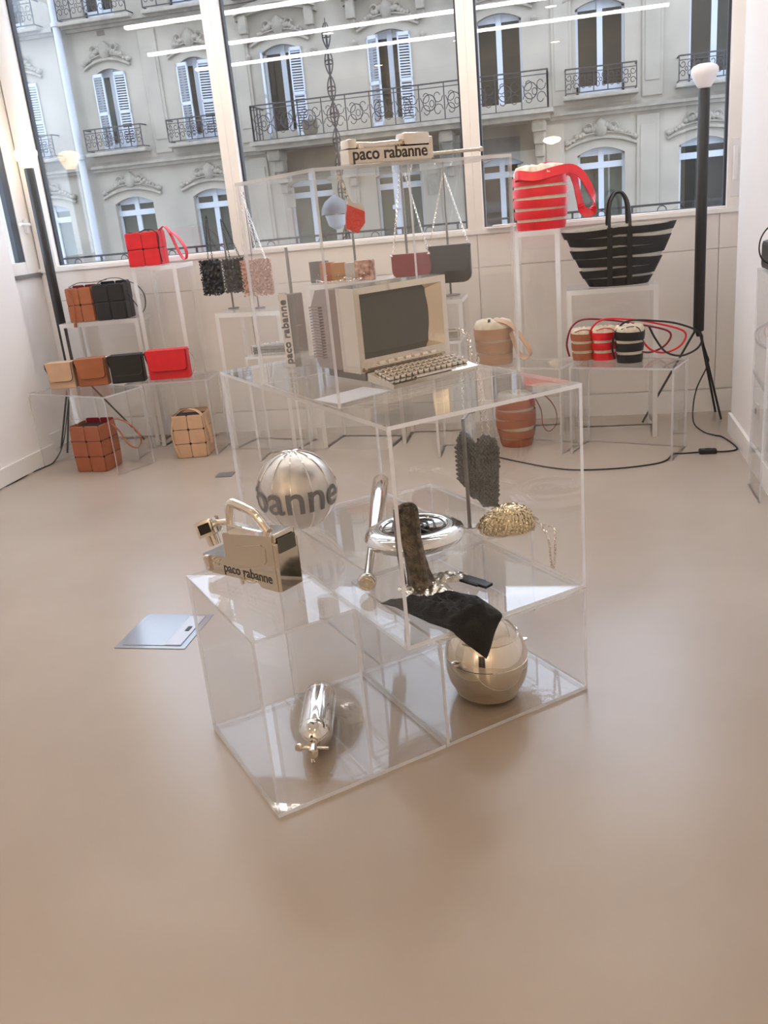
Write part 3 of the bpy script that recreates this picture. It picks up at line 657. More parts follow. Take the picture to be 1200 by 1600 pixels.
# black tote
t = thing('tote_bag', 'black slatted tote with a flared top and two handles', 'bag', (.272, 5.83, .952), R_(2))
N = 48
def tw(z): return .175+.165*(z/.345)**.9
def td(z): return .075+.03*(z/.345)
def trow(z, off): return [((tw(z)+off)*cos(2*pi*j/N), (td(z)+off)*sin(2*pi*j/N)*(.75+.25*abs(sin(2*pi*j/N))), z+.018*(1-abs(cos(2*pi*j/N)))*(z/.3)) for j in range(N)]
for k, (a, b) in enumerate(((0, .047), (.056, .102), (.112, .160), (.170, .218), (.228, .276), (.287, .328))):
    tl = (0, .03, -.025, .02, -.03, .025)[k]
    sl = lambda R: [(p[0]*(1+.02*(k % 2)), p[1], p[2]+tl*p[0]+.02*(abs(p[0])/.34)**3*(1 if k > 2 else .4)) for p in R]
    rows = [sl(trow(a, 0)), sl(trow(a, .004)), sl(trow(b, .005)), sl(trow(b, 0))]; rows.append(rows[0])
    MB().ring(rows, cap=False).build('leather_band', 'black_leather', t)
MB().ring([trow(.002, -.006), trow(.17, -.006), trow(.345, -.004)], cap=False).ring([trow(.0, -.005), trow(.003, -.005)]).build('cloth_liner', 'grey_cloth', t)
for sg in (-1, 1):
    for fy in (-1, 1):
        pts = [(sg*.058, fy*(td(z)+.009), z+.012*z/.3) for z in (0.005, .1, .2, .30, .335)]
        MB().ribbon(pts, (1, 0, 0), .032, .006).build('strap', 'black_leather', t)
for fy, zt in ((-1, .545), (1, .55)):
    m = MB().tube(spline([(-.058, fy*.105, .30), (-.06, fy*.10, .38), (-.052, fy*.07, .48), (-.025, fy*.05, zt-.01), (0, fy*.045, zt), (.025, fy*.05, zt-.01), (.052, fy*.07, .48), (.06, fy*.10, .38), (.058, fy*.105, .30)], 7), .0095, 8)
    m.build('handle', 'black_leather', t)
# bag hung at the right edge of the frame
t = thing('shoulder_bag', 'black bag with a curved handle at the right edge of the picture', 'bag', (.905, 4.55, 1.102))
MB().bbox(-.03, -.10, 0, .035, .10, .13, .02).build('body', 'black_leather', t)
MB().ribbon(spline([(.0, -.11, .02), (-.03, -.135, .035), (-.066, -.14, .06), (-.082, -.14, .10), (-.078, -.14, .15), (-.055, -.14, .19), (-.02, -.13, .21), (.02, -.11, .20), (.03, -.10, .10)], 6), (.2, 1, 0), .03, .006).build('handle', 'black_leather', t)

# sequin bags hanging from stands
def sequins(m, x0, z0, x1, z1, step, r, y, tilt=.5, jit=.3, dens=1.0):
    k = 0; z = z0
    while z < z1:
        x = x0+(step/2 if k % 2 else 0)
        while x < x1:
            if random.random() < dens:
                c = Vector((x+random.uniform(-jit, jit)*step, y+random.uniform(-.004, 0), z+random.uniform(-jit, jit)*step))
                T = Matrix.Translation(c) @ Matrix.Rotation(random.uniform(-tilt, tilt), 4, 'Z') @ Matrix.Rotation(random.uniform(-tilt, tilt), 4, 'X')
                b = len(m.v)
                m.v += [tuple(T @ Vector((r*cos(i*pi/3), 0, r*sin(i*pi/3)))) for i in range(6)]; m.f.append(tuple(b+i for i in range(6))); m.m.append(0); m.sm.append(False)
            x += step
        z += step*.8; k += 1
    return m
SQ = 'sequin bags hanging from thin stands'
def sequin_bag(label, mat, loc, rz, w, h, chain_pts, cmat, step=.013):
    o = thing('sequin_bag', label, 'bag', loc, rz, SQ)
    MB().bbox(-w/2, -.018, 0, w/2, .018, h, .008).build('body', mat, o)
    stuff(sequins(MB(), -w/2-.004, -.004, w/2+.006, h+.006, step, step*.62, -.022).build('sequins', mat, o))
    for p in chain_pts: chain(p, .014, o, cmat)
    return o
random.seed(5)
sequin_bag('black sequin bag hanging at the left of the three', 'black_sequin', (-2.475, 6.03, 1.075), R_(-6), .145, .225, [[(-.02, 0, .22), (.012, 0, .52)], [(.015, 0, .22), (.02, 0, .52)]], 'black_metal')
sequin_bag('charcoal sequin bag between the black and pink ones', 'grey_sequin', (-2.29, 6.0, 1.085), R_(-6), .16, .215, [[(-.03, 0, .21), (-.06, 0, .48)], [(.05, 0, .21), (-.05, 0, .48)]], 'black_metal')
sequin_bag('pink sequin bag with a silver chain', 'pink_sequin', (-2.095, 5.90, 1.06), R_(-6), .205, .225, [[(-.09, 0, .22), (-.065, 0, .44), (-.05, 0, .66)], [(.07, 0, .22), (.0, 0, .48), (-.045, 0, .66)], [(.0, .01, .3), (-.04, .01, .64)]], 'chrome')
def stand(label, x, y, z0, z1, foot=.07, r=.006, arm=0.0):
    o = thing('bag_stand', label, 'stand', (x, y, z0), 0, 'thin metal bag stands')
    MB().lathe([(foot, 0), (foot, .006), (.008, .008)], 20).build('foot', 'grey_metal', o)
    m = MB().cyl((0, 0, .006), (0, 0, z1-z0), r, 8)
    if arm: m.tube(spline([(0, 0, z1-z0), (arm*.5, -.02, z1-z0+.012), (arm, -.05, z1-z0-.005)], 5), r*.6, 6)
    m.build('rod', 'grey_metal', o)
    return o
stand('thin metal stand holding the charcoal sequin bag', -2.36, 6.04, .962, 1.565, .04, .007)
stand('thin metal stand holding the pink sequin bag', -2.135, 5.935, .962, 1.72, .045, .005)
stand('short metal stand beside the row of mini bags', -1.80, 5.66, .705, 1.355, .04, .011)
stand('metal stand behind the patterned mini bag', -1.40, 5.86, 1.107, 1.40, .04, .008)
stand('metal stand holding the burgundy bag', -1.065, 5.935, .947, 1.80, .06, .008)
stand('metal stand holding the black shoulder bag', -.80, 5.985, .947, 1.72, .06, .007)
t = thing('silver_chain_bag', 'small silver chain-mail bag lying on a low plinth', 'bag', (-1.945, 5.555, .707), R_(6))
MB().bbox(-.125, -.03, 0, .125, .04, .05, .015).build('body', 'pewter_mail', t)
m = MB()
for k in range(18):
    for j in range(3):
        x = -.12+k*.0141; m.tube([(x+.012*cos(i*pi/3), -.034-.004*sin(i*pi/3), .012+.018*j+.011*sin(i*pi/3)) for i in range(7)], .0028, 4, smooth=False)
stuff(m.build('mail_rings', 'silver_sequin', t))
chain(spline([(-.12, 0, .03), (-.05, -.02, .06), (.05, 0, .062), (.12, -.01, .04), (.15, -.02, .02)], 6), .012, t, 'chrome')
t = thing('silver_pouch', 'small silver pouch right of the computer with a chain dangling beside it', 'bag', (-.765, 5.50, .737), R_(4))
MB().bbox(-.07, -.03, 0, .07, .03, .055, .015).build('body', 'silver_sequin', t)
chain(spline([(.05, -.02, .056), (.085, -.03, .03), (.112, -.05, .01), (.118, -.06, -.08), (.122, -.06, -.20), (.128, -.06, -.24), (.136, -.06, -.20), (.134, -.05, -.08), (.118, -.01, .012), (.07, .0, .05)], 8), .014, t, 'chrome', th=.0022)
# row of mini bags
MN = 'mini flap bags in a row on the central plinth'
def mini(label, mat, loc, rz, w, h, d=.042):
    o = thing('mini_flap_bag', label, 'bag', loc, rz, MN)
    MB().bbox(-w/2, -d/2, 0, w/2, d/2, h, .008).build('body', mat, o)
    MB().prism([(-w/2+.004, h+.001), (-w/2+.01, h*.45), (0, h*.28), (w/2-.01, h*.45), (w/2-.004, h+.001)], -d/2-.007, -d/2-.001, 'y').bbox(-w/2+.004, -d/2-.007, h-.003, w/2-.004, d/2, h+.003, .002).build('flap', mat, o)
    MB().lathe([(.001, -.006), (.006, -.003), (.006, .003), (.001, .006)], 8, c=(0, -d/2-.008, h*.38)).build('clasp', 'chrome', o)
    return o
yy = 5.85
for lab, mat, x, dy, w_, h_ in (('dark grey mini flap bag at the left end of the row', 'grey_leather', -1.645, -.005, .13, .135), ('russet mini flap bag second in the row', 'tan_leather', -1.575, -.055, .10, .125), ('ochre mini flap bag in the middle of the row', 'ochre_leather', -1.49, -.075, .11, .12),
                                ('silver mini flap bag next to the patterned one', 'silver_leather', -1.395, -.10, .10, .115), ('snake-patterned mini flap bag at the right end of the row', 'snake_print', -1.31, -.125, .13, .125)):
    mini(lab, mat, (x, yy+dy, 1.107), R_(-4), w_, h_)
t = thing('chain_purse', 'bunch of silver chain lying in front of the mini bags', 'chain', (-1.46, 5.69, 1.107), R_(-12))
chain(spline([(-.20, .03, .01), (-.19, .02, .02), (-.12, 0, .008), (-.02, .01, .012), (.03, .0, .03), (.09, .01, .012), (.14, .0, .02), (.10, -.02, .008), (.0, -.02, .01)], 8), .014, t, 'chrome', 'chain_links', .002)
def hung_bag(label, mat, loc, rz, w, h, top, px, cmat='chrome'):
    o = thing('chain_shoulder_bag', label, 'bag', loc, rz, 'flap bags hanging by chains from stands')
    r = .05; d = .045
    out = [(-w/2, h), (-w/2, r)] + [(-w/2+r-r*cos(a), r-r*sin(a)) for a in (pi/6, pi/3, pi/2)] + [(w/2-r+r*sin(a), r-r*cos(a)) for a in (0, pi/6, pi/3)] + [(w/2, r), (w/2, h)]
    MB().prism(out, -d/2, d/2, 'y').build('body', mat, o)
    out2 = [(p[0]*.985, h-(h-p[1])*.90 if p[1] < h else h) for p in out]
    MB().prism(out2, -d/2-.006, -d/2+.002, 'y').bbox(-w/2+.002, -d/2-.006, h-.004, w/2-.002, d/2, h+.003, .002).build('flap', mat, o)
    m = MB()
    for sg in (-1, 1): m.lathe([(.001, -.008), (.013, -.004), (.013, .004), (.001, .008)], 10, c=(sg*(w/2-.004), -d/2-.004, h-.006))
    m.build('strap_stud', 'black_metal' if mat == 'black_leather' else 'chrome', o)
    chain([(-w/2+.01, 0, h), (px-.004, .06, top)], .014, o, cmat); chain([(w/2-.01, 0, h), (px+.004, .06, top)], .014, o, cmat)
    return o
hung_bag('burgundy flap bag hanging by a chain behind the computer', 'burgundy_leather', (-1.03, 5.87, 1.09), R_(-3), .255, .15, .70, -.03)
hung_bag('black shoulder bag hanging by a chain right of the burgundy one', 'black_leather', (-.785, 5.92, 1.035), R_(-2), .275, .235, .67, -.015)
# ------------------------------------------------------------------ the island's silver things
ZT = 1.017                                              # top of the long case
# computer
TVR = R_(48.4)
t = thing('computer_terminal', 'silver-chromed old computer with a dark screen and built-in keyboard', 'computer', (-.672, 2.741, ZT), TVR)
W_, D_, H_ = .378, .275, .298
m = MB()
def frame_ring(m, x0, x1, z0, z1, y0, a0, a1, b0, b1, y1):
    A = [(x0, y0, z0), (x1, y0, z0), (x1, y0, z1), (x0, y0, z1)]; B = [(a0, y1, b0), (a1, y1, b0), (a1, y1, b1), (a0, y1, b1)]
    m.add(A+B, [(i, (i+1) % 4, 4+(i+1) % 4, 4+i) for i in range(4)])
frame_ring(m, 0, W_, .03, H_, 0, .018, W_-.022, .075, H_-.02, -.004)
frame_ring(m, .018, W_-.022, .075, H_-.02, -.004, .028, W_-.062, .088, H_-.038, .035)
m.box(0, .0005, .03, .02, .10, H_).box(W_-.02, .0005, .03, W_, .10, H_).box(.02, .0005, H_-.012, W_-.02, .10, H_).box(.02, .0005, .03, W_-.02, .10, .045)
m.build('bezel', 'chrome_gold', t)
m = MB()
nx_, nz_ = 14, 10; rows = []
for j in range(nz_+1):
    rows.append([(.024+(W_-.082)*i/nx_, .040-.020*(1-((2*i/nx_-1)**2*.5+(2*j/nz_-1)**2*.5)), .084+(H_-.118)*j/nz_) for i in range(nx_+1)])
m.ring(rows, cap=False, closed=False).build('screen', 'screen_glass', t)
m = MB().prism([(.10, .03), (.10, H_-.004), (D_-.035, H_-.010), (D_, H_-.06), (D_, .05), (D_-.02, .03)], .012, W_-.012, 'x')
m.build('housing', 'chrome_satin', t)
m = MB()
for k in range(18):
    z = .062+k*.0098
    m.box(.004, D_-.055, z, .014, D_+.004, z+.0055).box(W_-.014, D_-.055, z, W_-.004, D_+.004, z+.0055)
m.build('vent_ribs', 'chrome_satin', t)
MB().box(.03, .02, 0, W_-.03, D_-.04, .032).build('base', 'grey_metal', t)
m = MB()
for k in range(7): m.bbox(.07+k*.036, -.010, .050, .094+k*.036, -.001, .060, .002)
m.build('button_row', 'chrome', t)
T = Matrix.Translation((.0, -.005, .004)) @ Matrix.Rotation(R_(5), 4, 'X')
MB(T).prism([(-.135, 0), (-.138, .014), (0, .026), (0, 0)], .02, W_-.004, 'x').build('keyboard_tray', 'chrome_gold', t)
m = MB(T)
for r_ in range(4):
    for k in range(14):
        x = .03+k*.0242+r_*.003; y = -.100+r_*.024; z = .0155+(-y*-.0)+(.135+y)*.089
        m.bbox(x, y, z, x+.019, y+.018, z+.010, .003)
m.bbox(.12, -.128, .016, .27, -.112, .021, .002)
stuff(m.build('keys', 'chrome', t))
# angular silver pack standing behind the computer
t = thing('perfume_pack', 'tall angular silver pack with vertical lettering left of the computer', 'pack', (-1.008, 3.155, ZT), R_(14))
m = MB().prism([(-.045, 0), (-.012, -.022), (.012, -.024), (.042, .0), (.036, .03), (-.04, .03)], 0, .262, 'z')
m.build('body', 'chrome', t)
m = MB()
for z in (.055, .15): m.bbox(.012, -.0245, z, .03, -.012, z+.002, .0005)
m.bbox(-.046, -.002, .245, -.016, .031, .266, .003).build('cap', 'chrome_gold', t)
T = Matrix.Translation((-.029, -.0135, .012)) @ Matrix.Rotation(R_(-33), 4, 'Z') @ Matrix.Rotation(R_(-90), 4, 'Y') @ Matrix.Translation((0, 0, -.009))
text_mb('paco rabanne', .036, .0008, .014, T, .232).build('lettering', 'ink', t)
# cordless phone on the cover case
t = thing('portable_phone', 'pale gold portable phone with antenna and lettering on the topmost case', 'phone', UV(1.175, 2.262, 1.6605), CA)
MB().bbox(0, 0, 0, .262, .055, .040, .004).bbox(.258, .006, .004, .272, .05, .062, .003).build('body', 'chrome_gold', t)
MB().bbox(0.002, .004, .041, .030, .052, .066, .006).bbox(.176, .002, .041, .262, .054, .075, .010).tube([(.03, .028, .050), (.09, .028, .047), (.18, .028, .050)], .010, 10).build('handset', 'chrome', t)
MB().lathe([(.012, 0), (.012, .010), (.004, .012)], 16, c=(.046, .02, .041)).lathe([(.012, 0), (.014, .006), (.004, .008)], 16, c=(.16, .03, .041)).build('dial_knob', 'chrome', t)
MB().tube([(.262, .03, .016), (.452, .03, .020)], .005, 10).lathe([(.001, 0), (.007, .003), (.007, .012), (.001, .015)], 10, c=(.452, .03, .012)).build('antenna', 'chrome_gold', t)
text_mb('paco rabanne', .05, .0008, .016, Matrix.Translation((.012, -.0006, .012)), .236).build('lettering', 'ink', t)
# pouch hanging inside the cover case
p = Vector((-.672, 2.846, 1.649))
t = thing('hanging_pouch', 'small red and white foil pouch hanging on a chain in the cover case', 'pouch', (p.x, p.y, 1.475), R_(20))
pts = [(-.028, .018), (.008, .0), (.034, .03), (.036, .068), (.012, .085), (-.016, .09), (-.024, .055)]
MB().prism(pts, -.012, .012, 'y').build('pouch_body', 'red_foil', t)
MB().prism([(-.016, .088), (.036, .064), (.032, .082), (.0, .094), (-.012, .112)], -.014, .014, 'y').build('fold_over', 'white_plastic', t)
chain([(-.010, 0, .10), (-.02, 0, .14), (-.035, 0, .172)], .011, t, 'chrome')
MB().cyl((-.035, 0, .168), (-.035, 0, .174), .008, 10).build('hook', 'chrome', t)
tag(MB().box(0, 0, 0, .20, .13, .002).build('paper_card', 'paper_blue', None, UV(1.085, 2.30, ZT-.002), (0, 0, CA+R_(12))), 'pale blue card lying on the long case by the computer', 'card')

# camcorder on the narrow case
cr_ang = math.atan2(-.14, .27)
t = thing('camcorder', 'champagne-chromed shoulder camcorder with black lettering on the narrow case', 'camera', (-1.118, 2.318, .542), cr_ang); t.scale = (1.05, 1.05, 1.16)
L = .305
MB().prism([(.0, .028), (.0, .055), (.10, .06), (.10, .125), (L-.005, .147), (L-.005, .0), (.235, .0), (.22, .012), (.03, .006)], 0, .088, 'y').build('body', 'chrome_gold', t)
MB().bbox(L-.012, .002, .0, L+.006, .086, .128, .004).bbox(L-.01, .006, .128, L+.002, .082, .150, .004).build('rear_plate', 'chrome_gold', t)
MB().bbox(L+.004, .012, .100, L+.009, .076, .138, .002).build('rear_window', 'screen_glass', t)
m = MB().prism([(.15, .098), (.255, .118), (.27, .110), (.27, .078), (.262, .068), (.155, .056), (.142, .064), (.142, .090)], -.003, .0, 'y')
m.build('side_door', 'chrome_gold', t)
m = MB()
for (x, z) in ((.046, .048), (.058, .046), (.046, .036), (.064, .035), (.07, .048)): m.lathe([(.001, -.003), (.0045, -.001), (.0045, .003), (.001, .004)], 8, c=(x, -.001, z))
m.bbox(.012, -.008, .01, .03, .002, .055, .004).bbox(.0, -.004, .032, .014, .08, .05, .004).build('controls', 'chrome', t)
MB().tube([(.05, .02, .008), (.20, -.002, .008), (.215, -.004, .014)], .003, 6).bbox(.16, -.012, -.0, .168, -.002, .018, .002).build('side_lever', 'chrome', t)
MB().tube(spline([(.09, .044, .122), (.092, .044, .165), (.10, .044, .19), (.12, .044, .196), (.19, .044, .182), (.215, .044, .165), (.245, .044, .138)], 6), .0125, 8).build('handle', 'chrome', t)
MB().bbox(.085, .03, .118, .27, .058, .14, .004).build('handle_base', 'chrome', t)
T = Matrix.Translation((.02, .02, .125)) @ Matrix.Rotation(R_(-20), 4, 'Y') @ Matrix.Rotation(R_(25), 4, 'Z')
MB(T).bbox(-.028, -.026, -.022, .028, .026, .022, .004).lathe([(.018, -.05), (.02, -.02), (.012, -.018)], 12).build('viewfinder', 'chrome', t)
MB(T).bbox(-.018, -.0285, -.013, .018, -.0255, .013, .001).build('eyepiece', 'black_lining', t)
MB().cyl((.03, .03, .135), (.10, .044, .145), .009, 10).build('viewfinder_arm', 'chrome', t)
T = Matrix.Translation((.086, -.0003, .0195))
text_mb('paco rabanne', .032, .0008, .012, T, .196).build('lettering', 'ink', t)

# ball
br = .157
bc = UV(1.232, 3.09, .376+br)
t = thing('beach_ball', 'round silver panelled ball with large dark lettering in the long case', 'ball', tuple(bc))
bm = bmesh.new(); bmesh.ops.create_uvsphere(bm, u_segments=48, v_segments=32, radius=br); MB().frombm(bm, 0, True).build('ball_body', 'ball_silver', t)
m = MB()
for k in range(6):
    a = k*pi/6+.18
    m.tube([((br+.0005)*cos(a)*cos(q), (br+.0005)*sin(a)*cos(q), (br+.0005)*sin(q)) for q in [2*pi*i/48 for i in range(49)]], .003, 5)
m.build('seam', 'chrome', t)
to_cam = math.atan2(-bc.y, -bc.x)
def wrap(x, y, z, W=.92, mid=.045):
    lon = to_cam + (x-W)/(br) + R_(71); lat = (y-mid)/br - R_(2); q = br+.0035+z
    return (q*cos(lat)*cos(lon), q*cos(lat)*sin(lon), q*sin(lat))
tb = text_mb('paco rabanne', .15, .0, .012, None, .92)
bm = bmesh.new(); vv = [bm.verts.new(p) for p in tb.v]
for f in tb.f:
    try: bm.faces.new([vv[i] for i in f])
    except ValueError: pass
bmesh.ops.triangulate(bm, faces=bm.faces[:])
for _ in range(2): bmesh.ops.subdivide_edges(bm, edges=[e for e in bm.edges if e.calc_length() > .02], cuts=1)
for q in bm.verts: q.co = Vector(wrap(q.co.x, q.co.z, 0))
MB().frombm(bm).build('lettering', 'ink_grey', t)

# bat, disc
k0, k1 = Vector((-.672, 2.53, .409)), Vector((-.80, 3.42, .478))
t = thing('baseball_bat', 'silver baseball bat lying behind the disc, its knob towards the front', 'bat', tuple(k0), 0)
ax = (k1-k0); Lb = ax.length; Q = Vector((0, 0, 1)).rotation_difference(ax.normalized()).to_matrix().to_4x4()
MB(Q).lathe([(.014, .02), (.0135, .10), (.015, .25), (.021, .42), (.029, .58), (.033, .70), (.033, Lb-.02), (.027, Lb-.004), (.001, Lb)], 28).build('barrel', 'chrome_gold', t)
MB(Q).lathe([(.001, -.004), (.026, -.004), (.031, .003), (.031, .016), (.024, .024), (.014, .03)], 28).build('knob', 'chrome_gold', t)
MB(Q).lathe([(.001, -.0062), (.006, -.0062), (.006, -.003)], 16).lathe([(.017, -.0048), (.0185, -.0055), (.02, -.0048)], 24, cap=False).build('knob_emblem', 'gold_mail', t)
dc = Vector((-.552, 2.785, .472))
t = thing('chrome_disc', 'thick mirror-silver disc with a raised monogram inside the long case', 'disc', tuple(dc), R_(10)); t.rotation_euler = (R_(-2), R_(-1), R_(8)); t.scale = (1.05, 1.05, 1.12)
MB().lathe([(.001, -.038), (.07, -.037), (.12, -.030), (.155, -.012), (.166, .006), (.160, .022), (.14, .032), (.118, .036), (.110, .034), (.106, .030), (.001, .031)], 64).build('disc_body', 'chrome_blue', t)
m = MB()
for r in (.112, .100): m.tube([(r*cos(2*pi*i/48), r*sin(2*pi*i/48), .033) for i in range(49)], .0022, 6)
m.build('rim_ring', 'ink_grey', t)
m = MB()
def rr_(x0, y0, x1, y1, r, a0=0):
    P = []
    for cx_, cy2, s0 in ((x1-r, y1-r, 0), (x0+r, y1-r, 1), (x0+r, y0+r, 2), (x1-r, y0+r, 3)):
        P += [(cx_+r*cos(pi/2*(s0+i/4)), cy2+r*sin(pi/2*(s0+i/4)), .033) for i in range(5)]
    return P
m.tube(rr_(-.025, -.035, .045, .045, .03)+[rr_(-.025, -.035, .045, .045, .03)[0]], .0035, 6)
m.tube(rr_(-.012, -.018, .03, .028, .018)+[rr_(-.012, -.018, .03, .028, .018)[0]], .0028, 6)
m.tube([(-.07, .05, .033), (-.066, -.03, .033), (-.05, -.05, .033), (-.02, -.052, .033)], .0035, 6)
m.tube([(-.06, .06, .033), (.03, .062, .033), (.06, .045, .033), (.068, .0, .033), (.066, -.05, .033)], .0035, 6)
m.tube([(.02, -.035, .033), (.05, -.07, .033)], .0035, 6)
m.build('monogram', 'ink_grey', t)

# gas bottle lying in the narrow case
a0, a1 = Vector((-.835, 2.40, .0605)), Vector((-.785, 2.15, .0605))
t = thing('gas_bottle', 'small silver gas bottle with a valve lying on the floor case', 'bottle', tuple(a0))
ax = a1-a0; Lg = ax.length; Q = Vector((0, 0, 1)).rotation_difference(ax.normalized()).to_matrix().to_4x4()
MB(Q).lathe([(.001, -.03), (.036, -.03), (.049, -.022), (.051, -.012), (.0515, .0), (.0515, Lg*.80), (.048, Lg*.88), (.033, Lg*.95), (.02, Lg), (.001, Lg)], 40).build('cylinder', 'chrome_blue', t)
MB(Q).lathe([(.0518, .0), (.053, .004), (.0518, .008)], 40, cap=False).lathe([(.0518, Lg*.78), (.0527, Lg*.785), (.0518, Lg*.79)], 40, cap=False).build('bottle_band', 'chrome', t)
m = MB(Q).lathe([(.018, Lg-.005), (.018, Lg+.012), (.012, Lg+.014), (.012, Lg+.045), (.016, Lg+.047), (.016, Lg+.06), (.001, Lg+.062)], 20)
m.build('valve', 'chrome_gold', t)
m = MB(Q).tube([(-.04, .0, Lg+.032), (.0, .0, Lg+.028), (.045, .01, Lg+.036)], .005, 8).tube([(0, -.005, Lg+.03), (.0, -.034, Lg+.03), (.004, -.04, Lg+.045)], .006, 8)
m.lathe([(.001, -.003), (.013, -.002), (.013, .003), (.001, .004)], 12, c=(-.042, 0, Lg+.032)).build('valve_lever', 'chrome', t)

# helmet
hc = Vector((-.308, 2.555, .0025))
t = thing('motorcycle_helmet', 'mirror-gold full helmet sitting in the low floor case', 'helmet', tuple(hc), CA+R_(0))
def hrow(z, k=1.0):
    zz = (z+.045)/.33
    r = .131*math.sqrt(max(0, 1-((zz-.52)/.485)**2))*k
    return [(r*1.0*cos(2*pi*j/56), (r*1.10)*sin(2*pi*j/56)-.004*sin(pi*zz), z) for j in range(56)]
zs = [.014]+[.02+.0132*i for i in range(20)]+[.281, .2855]
rows = [hrow(z) for z in zs]
MB().ring(rows, cap=True).build('shell', 'chrome_gold', t)
MB().ring([hrow(.012, .98), hrow(.013, 1.0), hrow(.018, 1.035), hrow(.026, 1.02), hrow(.030, .99)], cap=True).build('rim', 'chrome_gold', t)
m = MB(); n = 18
def hp(th, z, k): q = hrow(z, k); return q[int(round((th % (2*pi))/(2*pi)*56)) % 56]
vis = []
for z in (.150, .162, .178, .194, .208, .222):
    q = hrow(z, 1.012); vis.append([q[j % 56] for j in range(31, 54)])
m.ring(vis, cap=False, closed=False).build('visor', 'chrome', t)
m = MB()
for sg in (0, 1): m.lathe([(.001, -.006), (.014, -.004), (.014, .004), (.001, .006)], 14, c=((.133 if sg == 0 else -.133), -.03, .165))
m.build('visor_pivot', 'chrome', t)
m = MB()
for z in (.148, .224): m.tube([hrow(z, 1.014)[j % 56] for j in range(30, 55)], .002, 6)
m.bbox(-.03, -.139, .095, .03, -.128, .115, .003).build('visor_trim', 'chrome', t)

# cloth draped over the front edge of the long case
from mathutils.geometry import delaunay_2d_cdt
def inside(p, poly):
    c = False; n = len(poly)
    for i in range(n):
        a, b = poly[i], poly[(i+1) % n]
        if (a[1] > p[1]) != (b[1] > p[1]) and p[0] < (b[0]-a[0])*(p[1]-a[1])/(b[1]-a[1])+a[0]: c = not c
    return c
def sheet(poly, step, f, m, k=0, smooth=True):
    dense = []
    for i in range(len(poly)):
        a, b = Vector(poly[i]), Vector(poly[(i+1) % len(poly)]); nn = max(1, int((b-a).length/step))
        dense += [a+(b-a)*j/nn for j in range(nn)]
    pts = dense[:]
    xs_ = [p[0] for p in poly]; ys_ = [p[1] for p in poly]; y = min(ys_)+step*.6; r = 0
    while y < max(ys_):
        x = min(xs_)+(step/2 if r % 2 else 0)
        while x < max(xs_):
            if inside((x, y), poly) and min((Vector((x, y))-q).length for q in dense) > step*.45: pts.append(Vector((x, y)))
            x += step
        y += step*.87; r += 1
    vs_, _, fs, _, _, _ = delaunay_2d_cdt(pts, [(i, (i+1) % len(dense)) for i in range(len(dense))], [], 1, 1e-6)
    m.add([f(p[0], p[1]) for p in vs_], [tuple(q) for q in fs], k, smooth)
    return m
poly = [(1.127, 2.25), (1.158, 2.252), (1.195, 2.218), (1.219, 2.212), (1.293, 2.200), (1.358, 2.150), (1.386, 2.100), (1.380, 2.02), (1.374, 1.955), (1.372, 1.945), (1.297, 1.832), (1.205, 1.935), (1.197, 1.955), (1.172, 2.041), (1.158, 2.131), (1.148, 2.20)]
def segd(p, a, b):
    p, a, b = Vector(p), Vector(a), Vector(b); d = b-a; t_ = max(0, min(1, (p-a).dot(d)/d.length_squared))
    return (p-a-d*t_).length
def drape(u, v):
    e = 1.952
    edge = min(1, max(0, (min(segd((u, v), poly[i], poly[(i+1) % len(poly)]) for i in range(len(poly))))/.05))
    bump = (.022+.040*noise.noise(Vector((u*12, v*12, 1.7)))+.026*abs(noise.noise(Vector((u*34+v*14, v*24, 4.1))))+.008*noise.noise(Vector((u*70, v*70, 2.2))))*edge
    if v >= e+.012: return tuple(UV(u, v, .380+max(0, bump)))
    s_ = e+.012-v
    if s_ < .022:
        a = s_/.022*pi/2; return tuple(UV(u, e-.004+.016*(1-sin(a)), .379-.008*(1-cos(a))+max(0, bump)*.4))
    return tuple(UV(u, e-.006-.012*sin(u*40)*min(1, (s_-.022)*14), .371-(s_-.022)))
tag(sheet(poly, .0085, drape, MB()).build('mesh_scarf', 'black_mesh', None, solid=.0025), 'black mesh scarf draped over the front edge of the long case', 'scarf')

# pewter mesh piece pulled up on end, with the silver pouch it stands on
b0 = UV(1.278, 2.282, .376)
t = thing('pewter_mesh_bag', 'tall folded pewter mesh bag standing on end behind the black scarf', 'bag', tuple(b0), R_(10))
rows = []; N = 40
for i, (z, r, ex, xo) in enumerate(((.0, .040, .9, .02), (.012, .050, .9, .018), (.03, .046, .8, .014), (.06, .040, .75, .008), (.11, .037, .7, .0), (.17, .036, .65, -.006), (.22, .035, .6, -.010), (.26, .032, .6, -.012), (.278, .024, .6, -.012), (.287, .010, .6, -.012))):
    r *= .84
    rows.append([(xo+r*(1+.13*sin(5*2*pi*j/N+z*9)+.06*sin(11*2*pi*j/N))*cos(2*pi*j/N), r*ex*(1+.13*sin(5*2*pi*j/N+z*9))*sin(2*pi*j/N), z) for j in range(N)])
MB().ring(rows).build('folded_mesh', 'pewter_cloth', t)
MB().tube(spline([(-.045, -.018, .27), (-.02, -.02, .292), (.012, -.018, .288), (.02, -.022, .25), (.022, -.027, .15), (.03, -.03, .04)], 6), .008, 8).tube(spline([(-.046, -.012, .28), (-.048, -.018, .15), (-.036, -.03, .03)], 5), .007, 8).build('edge_roll', 'pewter_cloth', t)
random.seed(12)
